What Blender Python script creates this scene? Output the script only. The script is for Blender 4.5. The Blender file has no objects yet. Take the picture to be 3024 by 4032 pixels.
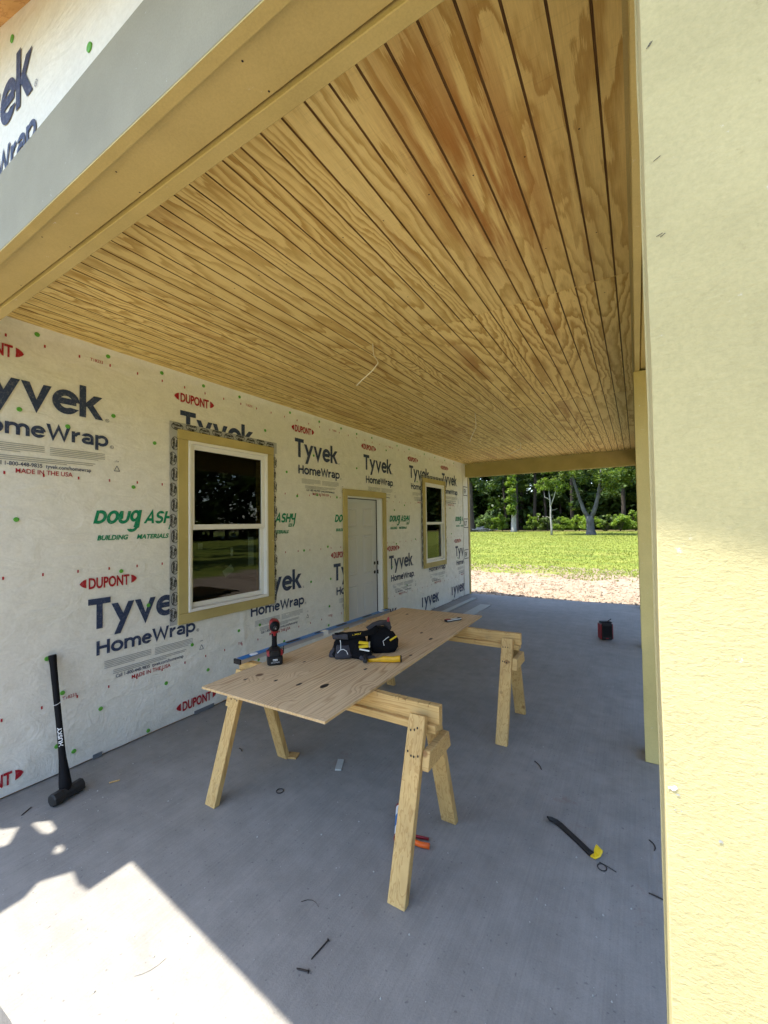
import bpy, bmesh, math, random
from mathutils import Vector, Matrix, Euler, noise
from mathutils.geometry import tessellate_polygon
S = bpy.context.scene
C = S.collection
random.seed(7)
R = math.radians

# ------------------------------------------------------------------ camera, sky, sun, exposure
CAM_H = 1.69
cd = bpy.data.cameras.new('camera'); cam = bpy.data.objects.new('camera', cd); C.objects.link(cam)
cd.sensor_fit = 'HORIZONTAL'; cd.sensor_width = 36.0; cd.lens = 36.0 * 1632.0 / 3024.0
cd.clip_start = 0.02; cd.clip_end = 2000
ex = Vector((0.85352338, -0.02678221, -0.52036578)); ey = Vector((0.5208549, 0.01621135, 0.85349128)); ez = Vector((-0.01442255, -0.99950983, 0.02778641))
right = Vector((ex[0], ey[0], ez[0])); up = -Vector((ex[1], ey[1], ez[1])); back = -Vector((ex[2], ey[2], ez[2]))
M = Matrix((right, up, back)).transposed().to_4x4(); M.translation = (0, 0, CAM_H)
cam.matrix_world = M
S.camera = cam
SUN = Vector((0.295, 0.223, -1.0))           # the way the light travels
w = bpy.data.worlds.new('World'); S.world = w; w.use_nodes = True
wn = w.node_tree; bg = wn.nodes['Background']
sky = wn.nodes.new('ShaderNodeTexSky'); sky.sky_type = 'NISHITA'; sky.sun_disc = False
el = math.atan2(1.0, math.hypot(SUN.x, SUN.y)); az = math.atan2(-SUN.x, -SUN.y)
sky.sun_elevation = el; sky.sun_rotation = az
sky.air_density = 1.0; sky.dust_density = 1.0; sky.ozone_density = 1.0
wn.links.new(sky.outputs[0], bg.inputs[0]); bg.inputs[1].default_value = 0.15
sl = bpy.data.lights.new('sun', 'SUN'); sl.energy = 3.45; sl.angle = R(0.4); sl.color = (1.0, 0.94, 0.84)
so = bpy.data.objects.new('sun', sl); C.objects.link(so); so.location = (-6, -6, 20)
so.rotation_euler = SUN.to_track_quat('-Z', 'Y').to_euler()
S.view_settings.view_transform = 'Standard'; S.view_settings.look = 'None'
S.view_settings.exposure = 2.04; S.view_settings.gamma = 1.0
S.render.engine = 'CYCLES'
S.cycles.max_bounces = 7; S.cycles.diffuse_bounces = 5; S.cycles.glossy_bounces = 3; S.cycles.transmission_bounces = 3; S.cycles.transparent_max_bounces = 8
S.cycles.use_denoising = True; S.cycles.use_adaptive_sampling = True; S.cycles.adaptive_threshold = 0.02; S.cycles.caustics_reflective = False; S.cycles.caustics_refractive = False
try: S.cycles.sample_clamp_indirect = 8.0
except Exception: pass

# ------------------------------------------------------------------ node helper
class NT:
    def __init__(s, name):
        s.m = bpy.data.materials.new(name); s.m.use_nodes = True
        s.t = s.m.node_tree; s.t.nodes.clear()
        s.out = s.t.nodes.new('ShaderNodeOutputMaterial')
    def n(s, typ, **kw):
        nd = s.t.nodes.new(typ)
        for k, v in kw.items(): setattr(nd, k, v)
        return nd
    def put(s, sock, v):
        if v is None: return
        if isinstance(v, bpy.types.NodeSocket): s.t.links.new(v, sock)
        else:
            if hasattr(sock.default_value, '__len__') and not hasattr(v, '__len__'): v = (v, v, v)
            if hasattr(v, '__len__') and len(v) == 3 and len(sock.default_value) == 4: v = (*v, 1)
            sock.default_value = v
    def coord(s, kind='Object'): return s.n('ShaderNodeTexCoord').outputs[kind]
    def pos(s): return s.n('ShaderNodeNewGeometry').outputs['Position']
    def island(s): return s.n('ShaderNodeNewGeometry').outputs['Random Per Island']
    def rnd(s): return s.n('ShaderNodeObjectInfo').outputs['Random']
    def mapv(s, v, scale=(1, 1, 1), loc=(0, 0, 0), rot=(0, 0, 0)):
        nd = s.n('ShaderNodeMapping'); s.put(nd.inputs[0], v); s.put(nd.inputs['Scale'], scale); s.put(nd.inputs['Location'], loc); s.put(nd.inputs['Rotation'], rot)
        return nd.outputs[0]
    def noise(s, v, scale=5, detail=4, rough=0.55, dist=0.0, col=False):
        nd = s.n('ShaderNodeTexNoise'); s.put(nd.inputs['Vector'], v)
        nd.inputs['Scale'].default_value = scale; nd.inputs['Detail'].default_value = detail
        nd.inputs['Roughness'].default_value = rough; nd.inputs['Distortion'].default_value = dist
        return nd.outputs['Color' if col else 'Fac']
    def vor(s, v, scale=5, feature='F1', out='Distance'):
        nd = s.n('ShaderNodeTexVoronoi', feature=feature); s.put(nd.inputs['Vector'], v); nd.inputs['Scale'].default_value = scale
        return nd.outputs[out]
    def math(s, op, a, b=0.0, c=None, clamp=False):
        nd = s.n('ShaderNodeMath', operation=op, use_clamp=clamp); s.put(nd.inputs[0], a); s.put(nd.inputs[1], b)
        if c is not None: s.put(nd.inputs[2], c)
        return nd.outputs[0]
    def vmath(s, op, a, b=(0, 0, 0)):
        nd = s.n('ShaderNodeVectorMath', operation=op); s.put(nd.inputs[0], a); s.put(nd.inputs[1], b); return nd.outputs[0]
    def sep(s, v):
        nd = s.n('ShaderNodeSeparateXYZ'); s.put(nd.inputs[0], v); return nd.outputs
    def comb(s, x, y, z):
        nd = s.n('ShaderNodeCombineXYZ'); s.put(nd.inputs[0], x); s.put(nd.inputs[1], y); s.put(nd.inputs[2], z); return nd.outputs[0]
    def ramp(s, f, stops, interp='LINEAR'):
        nd = s.n('ShaderNodeValToRGB'); s.put(nd.inputs[0], f); cr = nd.color_ramp; cr.interpolation = interp
        while len(cr.elements) < len(stops): cr.elements.new(0.5)
        for e, (p, c) in zip(cr.elements, stops):
            e.position = p; e.color = (c, c, c, 1) if not hasattr(c, '__len__') else (*c, 1)
        return nd.outputs[0]
    def mix(s, f, a, b, mode='MIX'):
        nd = s.n('ShaderNodeMix', data_type='RGBA', blend_type=mode); s.put(nd.inputs[0], f); s.put(nd.inputs[6], a); s.put(nd.inputs[7], b); return nd.outputs[2]
    def bump(s, h, strength=0.3, dist=0.01, normal=None):
        nd = s.n('ShaderNodeBump'); nd.inputs['Strength'].default_value = strength; nd.inputs['Distance'].default_value = dist
        s.put(nd.inputs['Height'], h)
        if normal is not None: s.put(nd.inputs['Normal'], normal)
        return nd.outputs[0]
    def bsdf(s, col, rough=0.6, normal=None, metal=0.0, spec=0.5, **kw):
        b = s.n('ShaderNodeBsdfPrincipled'); s.put(b.inputs['Base Color'], col); s.put(b.inputs['Roughness'], rough)
        s.put(b.inputs['Metallic'], metal); s.put(b.inputs['Specular IOR Level'], spec)
        if normal is not None: s.put(b.inputs['Normal'], normal)
        for k, v in kw.items(): s.put(b.inputs[k], v)
        return b.outputs[0]
    def fin(s, sh): s.put(s.out.inputs[0], sh); return s.m

def simple(name, col, rough=0.6, metal=0.0, var=0.12, scale=30, bump=0.0, spec=0.5):
    t = NT(name); v = t.coord()
    n = t.noise(v, scale, 5); f = t.math('MULTIPLY_ADD', n, 2 * var, 1 - var)
    c = t.mix(1.0, col, t.comb(f, f, f), 'MULTIPLY')
    nm = t.bump(t.noise(v, scale * 4, 3), bump, 0.004) if bump else None
    return t.fin(t.bsdf(c, t.math('MULTIPLY_ADD', n, 0.15, rough - 0.07), nm, metal, spec))

# ------------------------------------------------------------------ materials
ZC0 = 3.055
def m_ceiling():
    t = NT('pine_plywood_ceiling'); o = t.coord(); r = t.rnd()
    off = t.comb(t.math('MULTIPLY', r, 37.0), t.math('MULTIPLY', r, 91.0), t.math('MULTIPLY', r, 13.0))
    p = t.vmath('ADD', o, off)
    warp = t.noise(t.mapv(p, (8.0, 2.0, 1)), 1.0, 3, 0.6, col=True)
    pw = t.vmath('ADD', t.mapv(p, (2.5, 0.27, 1)), t.mapv(t.vmath('SUBTRACT', warp, (0.5, 0.5, 0.5)), (0.26, 0.26, 0.26)))
    field = t.noise(pw, 1.0, 1.2, 0.35)
    rag = t.math('MULTIPLY_ADD', t.noise(t.mapv(p, (230, 9, 1)), 1.0, 3, 0.75), 0.50, -0.25)
    bands = t.math('FRACT', t.math('ADD', t.math('MULTIPLY', field, t.math('MULTIPLY_ADD', r, 14.0, 20.0)), rag))
    late = t.ramp(bands, [(0.0, 0.0), (0.38, 0.05), (0.78, 0.95), (0.90, 0.9), (0.97, 0.0)])
    big = t.noise(t.mapv(p, (1.1, 0.35, 1)), 1.0, 3, 0.6)
    amt = t.ramp(t.noise(t.mapv(p, (1.7, 0.6, 1)), 1.0, 2), [(0.3, 0.45), (0.65, 0.92)])
    early = t.mix(t.ramp(big, [(0.3, 0.0), (0.7, 1.0)]), (0.88, 0.715, 0.295), (0.80, 0.61, 0.215))
    lat = t.mix(t.ramp(big, [(0.35, 0.0), (0.65, 1.0)]), (0.48, 0.29, 0.056), (0.41, 0.225, 0.040))
    c = t.mix(t.math('MULTIPLY', late, amt), early, lat)
    stain = t.noise(t.mapv(p, (5.0, 0.50, 1)), 1.0, 4, 0.65)
    c = t.mix(t.ramp(stain, [(0.57, 0.0), (0.70, 0.62)]), c, (0.40, 0.195, 0.050))
    # resin-stained heartwood in the sheet nearest the posts
    w_ = t.pos(); dd = t.vmath('MULTIPLY', t.vmath('SUBTRACT', w_, (-0.50, 1.62, ZC0)), (2.9, 1.15, 0.0)); ln = t.n('ShaderNodeVectorMath', operation='LENGTH'); t.put(ln.inputs[0], dd)
    streak = t.noise(t.mapv(w_, (17, 1.3, 1)), 1.0, 4, 0.62)
    heart = t.math('MULTIPLY', t.ramp(ln.outputs['Value'], [(0.30, 1.0), (1.0, 0.0)]), t.ramp(streak, [(0.40, 0.0), (0.56, 0.92)]))
    c = t.mix(heart, c, (0.42, 0.195, 0.045))
    fib = t.noise(t.mapv(p, (260, 12, 1)), 1.0, 3, 0.7)
    c = t.mix(1.0, c, t.ramp(fib, [(0.25, 0.86), (0.7, 1.05)]), 'MULTIPLY')
    tone = t.math('MULTIPLY_ADD', t.math('FRACT', t.math('MULTIPLY', r, 7.3)), 0.13, 0.90); c = t.mix(1.0, c, t.comb(tone, tone, tone), 'MULTIPLY')
    cross = t.noise(t.mapv(p, (9, 160, 1)), 1.0, 2, 0.6)
    c = t.mix(1.0, c, t.ramp(cross, [(0.28, 0.90), (0.42, 1.0)]), 'MULTIPLY')
    kn = t.vor(t.mapv(p, (3.2, 1.6, 1)), 1.0)
    c = t.mix(t.ramp(kn, [(0.030, 0.9), (0.055, 0.0)]), c, (0.10, 0.045, 0.015))
    nm = t.bump(t.math('ADD', fib, t.math('MULTIPLY', cross, 0.6)), 0.25, 0.002)
    return t.fin(t.bsdf(c, 0.62, nm, spec=0.3))

def m_groove():
    t = NT('plywood_groove'); o = t.coord()
    f = t.noise(t.mapv(o, (30, 6, 30)), 1, 4)
    return t.fin(t.bsdf(t.ramp(f, [(0.3, (0.105, 0.052, 0.014)), (0.7, (0.23, 0.125, 0.038))]), 0.7))

def m_table():
    t = NT('sanded_plywood'); p = t.coord()
    warp = t.noise(t.mapv(p, (5, 0.55, 1)), 1.0, 3, 0.55)
    y = t.sep(p)
    # knots bend the grain
    kd = t.vor(t.mapv(p, (3.3, 2.6, 1)), 1.0)
    pull = t.ramp(kd, [(0.0, 1.0), (0.30, 0.0)])
    u = t.math('ADD', t.math('MULTIPLY', y[0], 30.0), t.math('MULTIPLY', warp, 7.0))
    u = t.math('ADD', u, t.math('MULTIPLY', pull, 3.0))
    fld = t.math('FRACT', t.math('MULTIPLY', u, 1.45))
    g = t.ramp(fld, [(0.0, 0.1), (0.5, 0.2), (0.82, 1.0), (1.0, 0.1)])
    fine = t.noise(t.mapv(p, (150, 5, 1)), 1.0, 4, 0.65)
    g2 = t.math('MULTIPLY', g, t.ramp(t.noise(t.mapv(p, (2, .8, 1)), 1.0, 2), [(0.35, 0.25), (0.65, 1.0)]))
    c = t.mix(t.math('MULTIPLY', g2, 0.95), (0.63, 0.49, 0.305), (0.33, 0.205, 0.10))
    c = t.mix(1.0, c, t.ramp(fine, [(0.28, 0.72), (0.68, 1.10)]), 'MULTIPLY')
    pk = t.mix(t.noise(t.mapv(p, (1.5, .6, 1)), 1.0, 2), (1.0, 0.92, 0.90), (1.02, 1.0, 0.90))
    c = t.mix(1.0, c, pk, 'MULTIPLY')
    c = t.mix(t.ramp(kd, [(0.055, 0.85), (0.085, 0.0)]), c, (0.10, 0.045, 0.025))
    nm = t.bump(fine, 0.2, 0.002)
    return t.fin(t.bsdf(c, 0.65, nm, spec=0.3))

def m_lumber(name='pine_lumber', tint=(1, 1, 1), axis=2):
    t = NT(name); o = t.coord(); r = t.rnd()
    p = t.vmath('ADD', o, t.comb(t.math('MULTIPLY', r, 17.0), t.math('MULTIPLY', r, 29.0), t.math('MULTIPLY', r, 7.0)))
    sc = [22, 22, 22]; sc[axis] = 0.8
    warp = t.noise(t.mapv(p, tuple(sc)), 1.0, 3, 0.55, 0.4)
    fr = t.math('FRACT', t.math('MULTIPLY', warp, 7.0))
    g = t.ramp(fr, [(0.0, 0.0), (0.6, 0.25), (0.85, 1.0), (1.0, 0.0)])
    c = t.mix(t.math('MULTIPLY', g, 0.75), (0.58 * tint[0], 0.385 * tint[1], 0.150 * tint[2]), (0.38 * tint[0], 0.205 * tint[1], 0.062 * tint[2]))
    big = t.noise(p, 4.0, 3)
    c = t.mix(1.0, c, t.ramp(big, [(0.3, 0.80), (0.7, 1.08)]), 'MULTIPLY')
    dirt = t.noise(p, 17.0, 5, 0.65)
    c = t.mix(t.ramp(dirt, [(0.60, 0.0), (0.80, 0.5)]), c, (0.20, 0.14, 0.08))
    kn = t.vor(p, 5.5)
    c = t.mix(t.ramp(kn, [(0.07, 0.8), (0.12, 0.0)]), c, (0.20, 0.09, 0.03))
    return t.fin(t.bsdf(c, 0.65, t.bump(warp, 0.15, 0.002), spec=0.3))

def m_concrete():
    t = NT('broomed_concrete'); p = t.pos()
    big = t.noise(p, 0.9, 5, 0.6); med = t.noise(p, 7.0, 5, 0.65); fine = t.noise(p, 140.0, 3, 0.7)
    broom = t.noise(t.mapv(p, (95, 1.6, 1), rot=(0, 0, R(-14))), 1.0, 3, 0.6)
    c = t.ramp(big, [(0.30, (0.212, 0.202, 0.182)), (0.70, (0.262, 0.249, 0.224))])
    c = t.mix(1.0, c, t.ramp(med, [(0.25, 0.82), (0.72, 1.09)]), 'MULTIPLY')
    c = t.mix(1.0, c, t.ramp(broom, [(0.30, 0.93), (0.62, 1.04)]), 'MULTIPLY')
    c = t.mix(1.0, c, t.ramp(fine, [(0.25, 0.86), (0.7, 1.06)]), 'MULTIPLY')
    pit = t.vor(t.vmath('ADD', p, t.mapv(t.noise(p, 30, 2, col=True), (0.03, 0.03, 0))), 26.0)
    c = t.mix(t.ramp(pit, [(0.06, 0.55), (0.13, 0.0)]), c, (0.07, 0.07, 0.07))
    rust = t.noise(t.vmath('ADD', p, (11.3, 4.7, 0)), 2.6, 6, 0.7)
    c = t.mix(t.ramp(rust, [(0.635, 0.0), (0.72, 0.55)]), c, (0.19, 0.105, 0.08))
    dust = t.noise(t.vmath('ADD', p, (3.1, 8.7, 0)), 1.5, 5, 0.7)
    c = t.mix(t.ramp(dust, [(0.54, 0.0), (0.72, 0.35)]), c, (0.34, 0.32, 0.285))
    scuff = t.noise(t.mapv(p, (2.5, 9, 1), rot=(0, 0, R(35))), 1.0, 5, 0.7)
    c = t.mix(t.ramp(scuff, [(0.61, 0.0), (0.74, 0.28)]), c, (0.125, 0.12, 0.115))
    h = t.math('ADD', t.math('MULTIPLY', broom, 0.7), t.math('MULTIPLY', fine, 0.8))
    h = t.math('ADD', h, t.math('MULTIPLY', med, 1.2))
    return t.fin(t.bsdf(c, 0.78, t.bump(h, 0.35, 0.004), spec=0.35))

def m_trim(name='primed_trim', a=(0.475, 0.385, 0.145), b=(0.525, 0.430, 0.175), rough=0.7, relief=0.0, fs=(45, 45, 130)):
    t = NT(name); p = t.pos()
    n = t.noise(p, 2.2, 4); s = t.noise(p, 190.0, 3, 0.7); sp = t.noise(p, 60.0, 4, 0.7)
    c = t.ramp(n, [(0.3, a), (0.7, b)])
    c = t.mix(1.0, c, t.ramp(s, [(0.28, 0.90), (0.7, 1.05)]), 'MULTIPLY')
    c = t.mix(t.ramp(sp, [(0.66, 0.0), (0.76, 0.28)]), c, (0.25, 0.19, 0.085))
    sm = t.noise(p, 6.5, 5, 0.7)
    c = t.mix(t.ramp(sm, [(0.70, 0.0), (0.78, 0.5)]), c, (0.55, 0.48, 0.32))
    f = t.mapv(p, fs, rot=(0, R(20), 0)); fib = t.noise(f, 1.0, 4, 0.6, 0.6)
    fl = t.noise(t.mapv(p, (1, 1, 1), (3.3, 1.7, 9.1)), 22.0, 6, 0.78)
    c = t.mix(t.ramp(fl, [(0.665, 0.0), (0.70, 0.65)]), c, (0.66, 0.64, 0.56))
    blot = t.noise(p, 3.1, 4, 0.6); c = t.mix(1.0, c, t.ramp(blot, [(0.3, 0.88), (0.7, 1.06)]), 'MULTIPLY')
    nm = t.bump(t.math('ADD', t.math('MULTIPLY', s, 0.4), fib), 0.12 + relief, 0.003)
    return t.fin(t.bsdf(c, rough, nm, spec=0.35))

def m_wrap():
    t = NT('housewrap_sheet'); p = t.pos()
    fib = t.noise(p, 55.0, 5, 0.75); cl = t.noise(p, 9.0, 4, 0.6)
    c = t.ramp(fib, [(0.30, (0.715, 0.705, 0.635)), (0.70, (0.815, 0.805, 0.735))])
    c = t.mix(1.0, c, t.ramp(cl, [(0.3, 0.93), (0.7, 1.03)]), 'MULTIPLY')
    wr = t.noise(t.mapv(p, (1, 1.3, 2.6), rot=(R(25), 0, 0)), 3.0, 3, 0.55, 1.2)
    wr2 = t.noise(t.mapv(p, (1, 2.4, 1.0), rot=(R(-30), 0, 0)), 6.0, 3, 0.6, 0.8)
    h = t.math('ADD', wr, t.math('MULTIPLY', wr2, 0.15))
    low = t.ramp(t.sep(p)[2], [(0.15, 1.0), (0.95, 0.0)])
    wr3 = t.noise(t.mapv(p, (1, 2.2, 1.5), rot=(R(40), 0, 0)), 4.0, 4, 0.55, 2.0)
    h = t.math('ADD', h, t.math('MULTIPLY', t.math('MULTIPLY', t.math('ABSOLUTE', t.math('SUBTRACT', wr3, 0.5)), 1.3), low))
    n1 = t.bump(h, 0.32, 0.03)
    n2 = t.bump(fib, 0.12, 0.003, n1)
    return t.fin(t.bsdf(c, 0.55, n2, spec=0.3))

def m_ink(name, col):
    t = NT(name); p = t.pos(); n = t.noise(p, 55.0, 5, 0.75)
    c = t.mix(t.ramp(n, [(0.52, 0.0), (0.75, 0.28)]), col, (0.60, 0.60, 0.58))
    return t.fin(t.bsdf(c, 0.55, spec=0.3))

def m_glass():
    t = NT('window_glass')
    fr = t.n('ShaderNodeFresnel'); fr.inputs[0].default_value = 1.52
    tr = t.n('ShaderNodeBsdfTransparent'); tr.inputs[0].default_value = (0.50, 0.54, 0.52, 1)
    gl = t.n('ShaderNodeBsdfGlossy'); gl.inputs['Roughness'].default_value = 0.0; gl.inputs[0].default_value = (0.95, 0.97, 1, 1)
    nz = t.bump(t.noise(t.pos(), 1.6, 1), 0.02, 0.02); t.put(gl.inputs['Normal'], nz)
    mx = t.n('ShaderNodeMixShader'); f = t.math('MULTIPLY', t.math('MULTIPLY', fr.outputs[0], 0.85, clamp=True), t.math('SUBTRACT', 1.0, t.n('ShaderNodeNewGeometry').outputs['Backfacing']))
    t.put(mx.inputs[0], f); t.put(mx.inputs[1], tr.outputs[0]); t.put(mx.inputs[2], gl.outputs[0])
    return t.fin(mx.outputs[0])

def m_leaf(name, a, b, trans=0.35):
    t = NT(name); r = t.island(); o = t.rnd()
    c = t.mix(r, a, b)
    f = t.math('MULTIPLY_ADD', o, 0.4, 0.8); c = t.mix(1.0, c, t.comb(f, f, f), 'MULTIPLY')
    d = t.bsdf(c, 0.55, spec=0.3)
    tl = t.n('ShaderNodeBsdfTranslucent'); t.put(tl.inputs[0], t.mix(1.0, c, (1.25, 1.25, 0.5), 'MULTIPLY'))
    mx = t.n('ShaderNodeMixShader'); mx.inputs[0].default_value = trans
    t.put(mx.inputs[1], d); t.put(mx.inputs[2], tl.outputs[0])
    return t.fin(mx.outputs[0])

def m_bark(name, a, b):
    t = NT(name); p = t.pos(); n = t.noise(t.mapv(p, (7, 7, 1.3)), 1.0, 5, 0.7)
    return t.fin(t.bsdf(t.ramp(n, [(0.3, a), (0.7, b)]), 0.9, t.bump(n, 0.8, 0.06), spec=0.2))

def m_ground():
    t = NT('yard_ground'); p = t.pos(); s = t.sep(p)
    wob = t.math('MULTIPLY_ADD', t.noise(p, 0.55, 4, 0.62), 5.0, -2.5)
    wob2 = t.math('MULTIPLY_ADD', t.noise(p, 3.5, 4, 0.7), 2.0, -1.0)
    lim = t.math('ADD', t.math('ADD', s[1], wob), wob2)
    # bare soil runs all round the building
    rx = t.math('ADD', t.math('ADD', s[0], wob), wob2)
    d = t.math('MAXIMUM', t.math('SUBTRACT', lim, 15.9), t.math('SUBTRACT', rx, 7.0))
    d = t.math('MAXIMUM', d, t.math('SUBTRACT', -9.0, lim))
    gm = t.ramp(t.math('MULTIPLY_ADD', d, 0.4, 0.5), [(0.30, 0.0), (0.62, 1.0)])
    straw = t.noise(t.mapv(p, (7, 16, 1)), 1.0, 5, 0.7)
    sand = t.ramp(straw, [(0.30, (0.11, 0.072, 0.046)), (0.52, (0.27, 0.215, 0.155)), (0.75, (0.37, 0.315, 0.24))])
    sand = t.mix(t.ramp(t.noise(p, 1.3, 4), [(0.45, 0.0), (0.7, 0.5)]), sand, (0.31, 0.235, 0.165))
    g1 = t.noise(t.mapv(p, (0.25, 0.8, 1)), 1.0, 5, 0.65); g2 = t.noise(t.mapv(p, (5, 2.0, 1)), 1.0, 4, 0.7)
    gr = t.ramp(g1, [(0.30, (0.090, 0.130, 0.020)), (0.55, (0.155, 0.180, 0.030)), (0.75, (0.215, 0.205, 0.06))])
    gr = t.mix(1.0, gr, t.ramp(g2, [(0.25, 0.62), (0.7, 1.25)]), 'MULTIPLY')
    c = t.mix(gm, sand, gr)
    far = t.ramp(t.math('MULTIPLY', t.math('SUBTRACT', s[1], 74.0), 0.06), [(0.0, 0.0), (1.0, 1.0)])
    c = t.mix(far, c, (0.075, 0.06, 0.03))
    h = t.math('ADD', straw, t.math('MULTIPLY', g2, 0.5))
    return t.fin(t.bsdf(c, 0.95, t.bump(h, 0.7, 0.05), spec=0.1))

MAT = dict(
    ceiling=m_ceiling(), groove=m_groove(), table=m_table(), lumber=m_lumber(), lumber_y=m_lumber('pine_lumber_crosscut', (1, 1, 1), 0),
    concrete=m_concrete(), trim=m_trim(), trim_lit=m_trim('sunlit_fibre_trim', (0.475, 0.410, 0.200), (0.525, 0.460, 0.24), 0.8, 0.20, (120, 120, 230)), trim_grey=m_trim('grey_primed_trim', (0.275, 0.255, 0.178), (0.315, 0.292, 0.21), 0.7, 0.0), wrap=m_wrap(),  # trim_lit: trim for the nearest post, its sunlit paleness put into the colour
    navy=m_ink('navy_ink', (0.028, 0.045, 0.10)), red=m_ink('red_ink', (0.36, 0.012, 0.022)), green=m_ink('green_ink', (0.0, 0.22, 0.105)),
    grey_ink=m_ink('grey_ink', (0.33, 0.33, 0.33)), black_ink=m_ink('black_ink', (0.02, 0.02, 0.02)),
    glass=m_glass(), ground=m_ground(),
    vinyl=simple('white_vinyl', (0.80, 0.79, 0.74), 0.4, var=0.03, scale=8), door=simple('white_door_paint', (0.57, 0.575, 0.565), 0.5, var=0.04, scale=5),
    tape=simple('flashing_tape', (0.40, 0.41, 0.41), 0.4, var=0.10, scale=40, bump=0.2), cap=simple('green_plastic', (0.10, 0.36, 0.04), 0.5, var=0.2),
    black=simple('black_plastic', (0.009, 0.009, 0.010), 0.5, var=0.25, spec=0.3), rubber=simple('black_rubber', (0.006, 0.006, 0.007), 0.75, var=0.3, scale=60, bump=0.15, spec=0.18),
    steel=simple('dark_steel', (0.022, 0.022, 0.022), 0.6, 0.3, var=0.4, scale=40, bump=0.3), alum=simple('brushed_aluminium', (0.52, 0.53, 0.54), 0.42, 0.85, var=0.12, scale=20),
    redp=simple('red_plastic', (0.24, 0.008, 0.014), 0.42, var=0.1), blue=simple('blue_paint', (0.014, 0.15, 0.40), 0.38, var=0.15, scale=12), yellow=simple('yellow_plastic', (0.62, 0.43, 0.008), 0.45, var=0.18, scale=50),
    gold=simple('worn_yellow_grip', (0.62, 0.33, 0.008), 0.5, var=0.25, scale=60), orange=simple('orange_plastic', (0.75, 0.12, 0.01), 0.45, var=0.1),
    cloth=simple('black_nylon', (0.007, 0.007, 0.008), 0.9, var=0.4, scale=120, bump=0.5, spec=0.12), greycloth=simple('charcoal_nylon', (0.036, 0.034, 0.041), 0.85, var=0.3, scale=120, bump=0.5),
    white=simple('white_plastic', (0.75, 0.75, 0.73), 0.45, var=0.05), paper=simple('paper', (0.70, 0.70, 0.68), 0.7, var=0.05), cable=simple('cable_jacket', (0.78, 0.74, 0.62), 0.5, var=0.05),
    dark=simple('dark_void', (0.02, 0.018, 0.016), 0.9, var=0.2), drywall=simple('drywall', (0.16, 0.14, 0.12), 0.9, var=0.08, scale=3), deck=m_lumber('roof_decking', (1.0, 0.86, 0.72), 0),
    shingle=simple('shingles', (0.07, 0.07, 0.075), 0.9, var=0.35, scale=40), nail=simple('rusty_nail', (0.035, 0.028, 0.024), 0.6, 0.5, var=0.3),
    fibre=simple('grey_board', (0.36, 0.37, 0.34), 0.8, var=0.1, scale=20, bump=0.2), bolt=simple('pale_bolt', (0.45, 0.44, 0.40), 0.4, 0.8), sill=simple('sill_gasket', (0.13, 0.15, 0.17), 0.6, var=0.2),
    leaf_dark=m_leaf('leaf_dark', (0.018, 0.042, 0.010), (0.060, 0.095, 0.022)), leaf_mid=m_leaf('leaf_mid', (0.030, 0.070, 0.014), (0.115, 0.155, 0.034)), leaf_lit=m_leaf('leaf_bright', (0.075, 0.150, 0.016), (0.20, 0.27, 0.045), 0.45),
    bark=m_bark('oak_bark', (0.035, 0.035, 0.036), (0.115, 0.115, 0.115)), bark_d=m_bark('dark_bark', (0.020, 0.016, 0.012), (0.07, 0.055, 0.045)), bark_p=m_bark('pale_bark', (0.14, 0.135, 0.12), (0.36, 0.345, 0.31)),
    grass=m_leaf('grass_blade', (0.085, 0.130, 0.018), (0.22, 0.22, 0.045), 0.3), clod=simple('dry_clod', (0.27, 0.205, 0.145), 0.95, var=0.3, scale=9), gravel=simple('gravel', (0.42, 0.37, 0.34), 0.9, var=0.35, scale=20),
)

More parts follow.
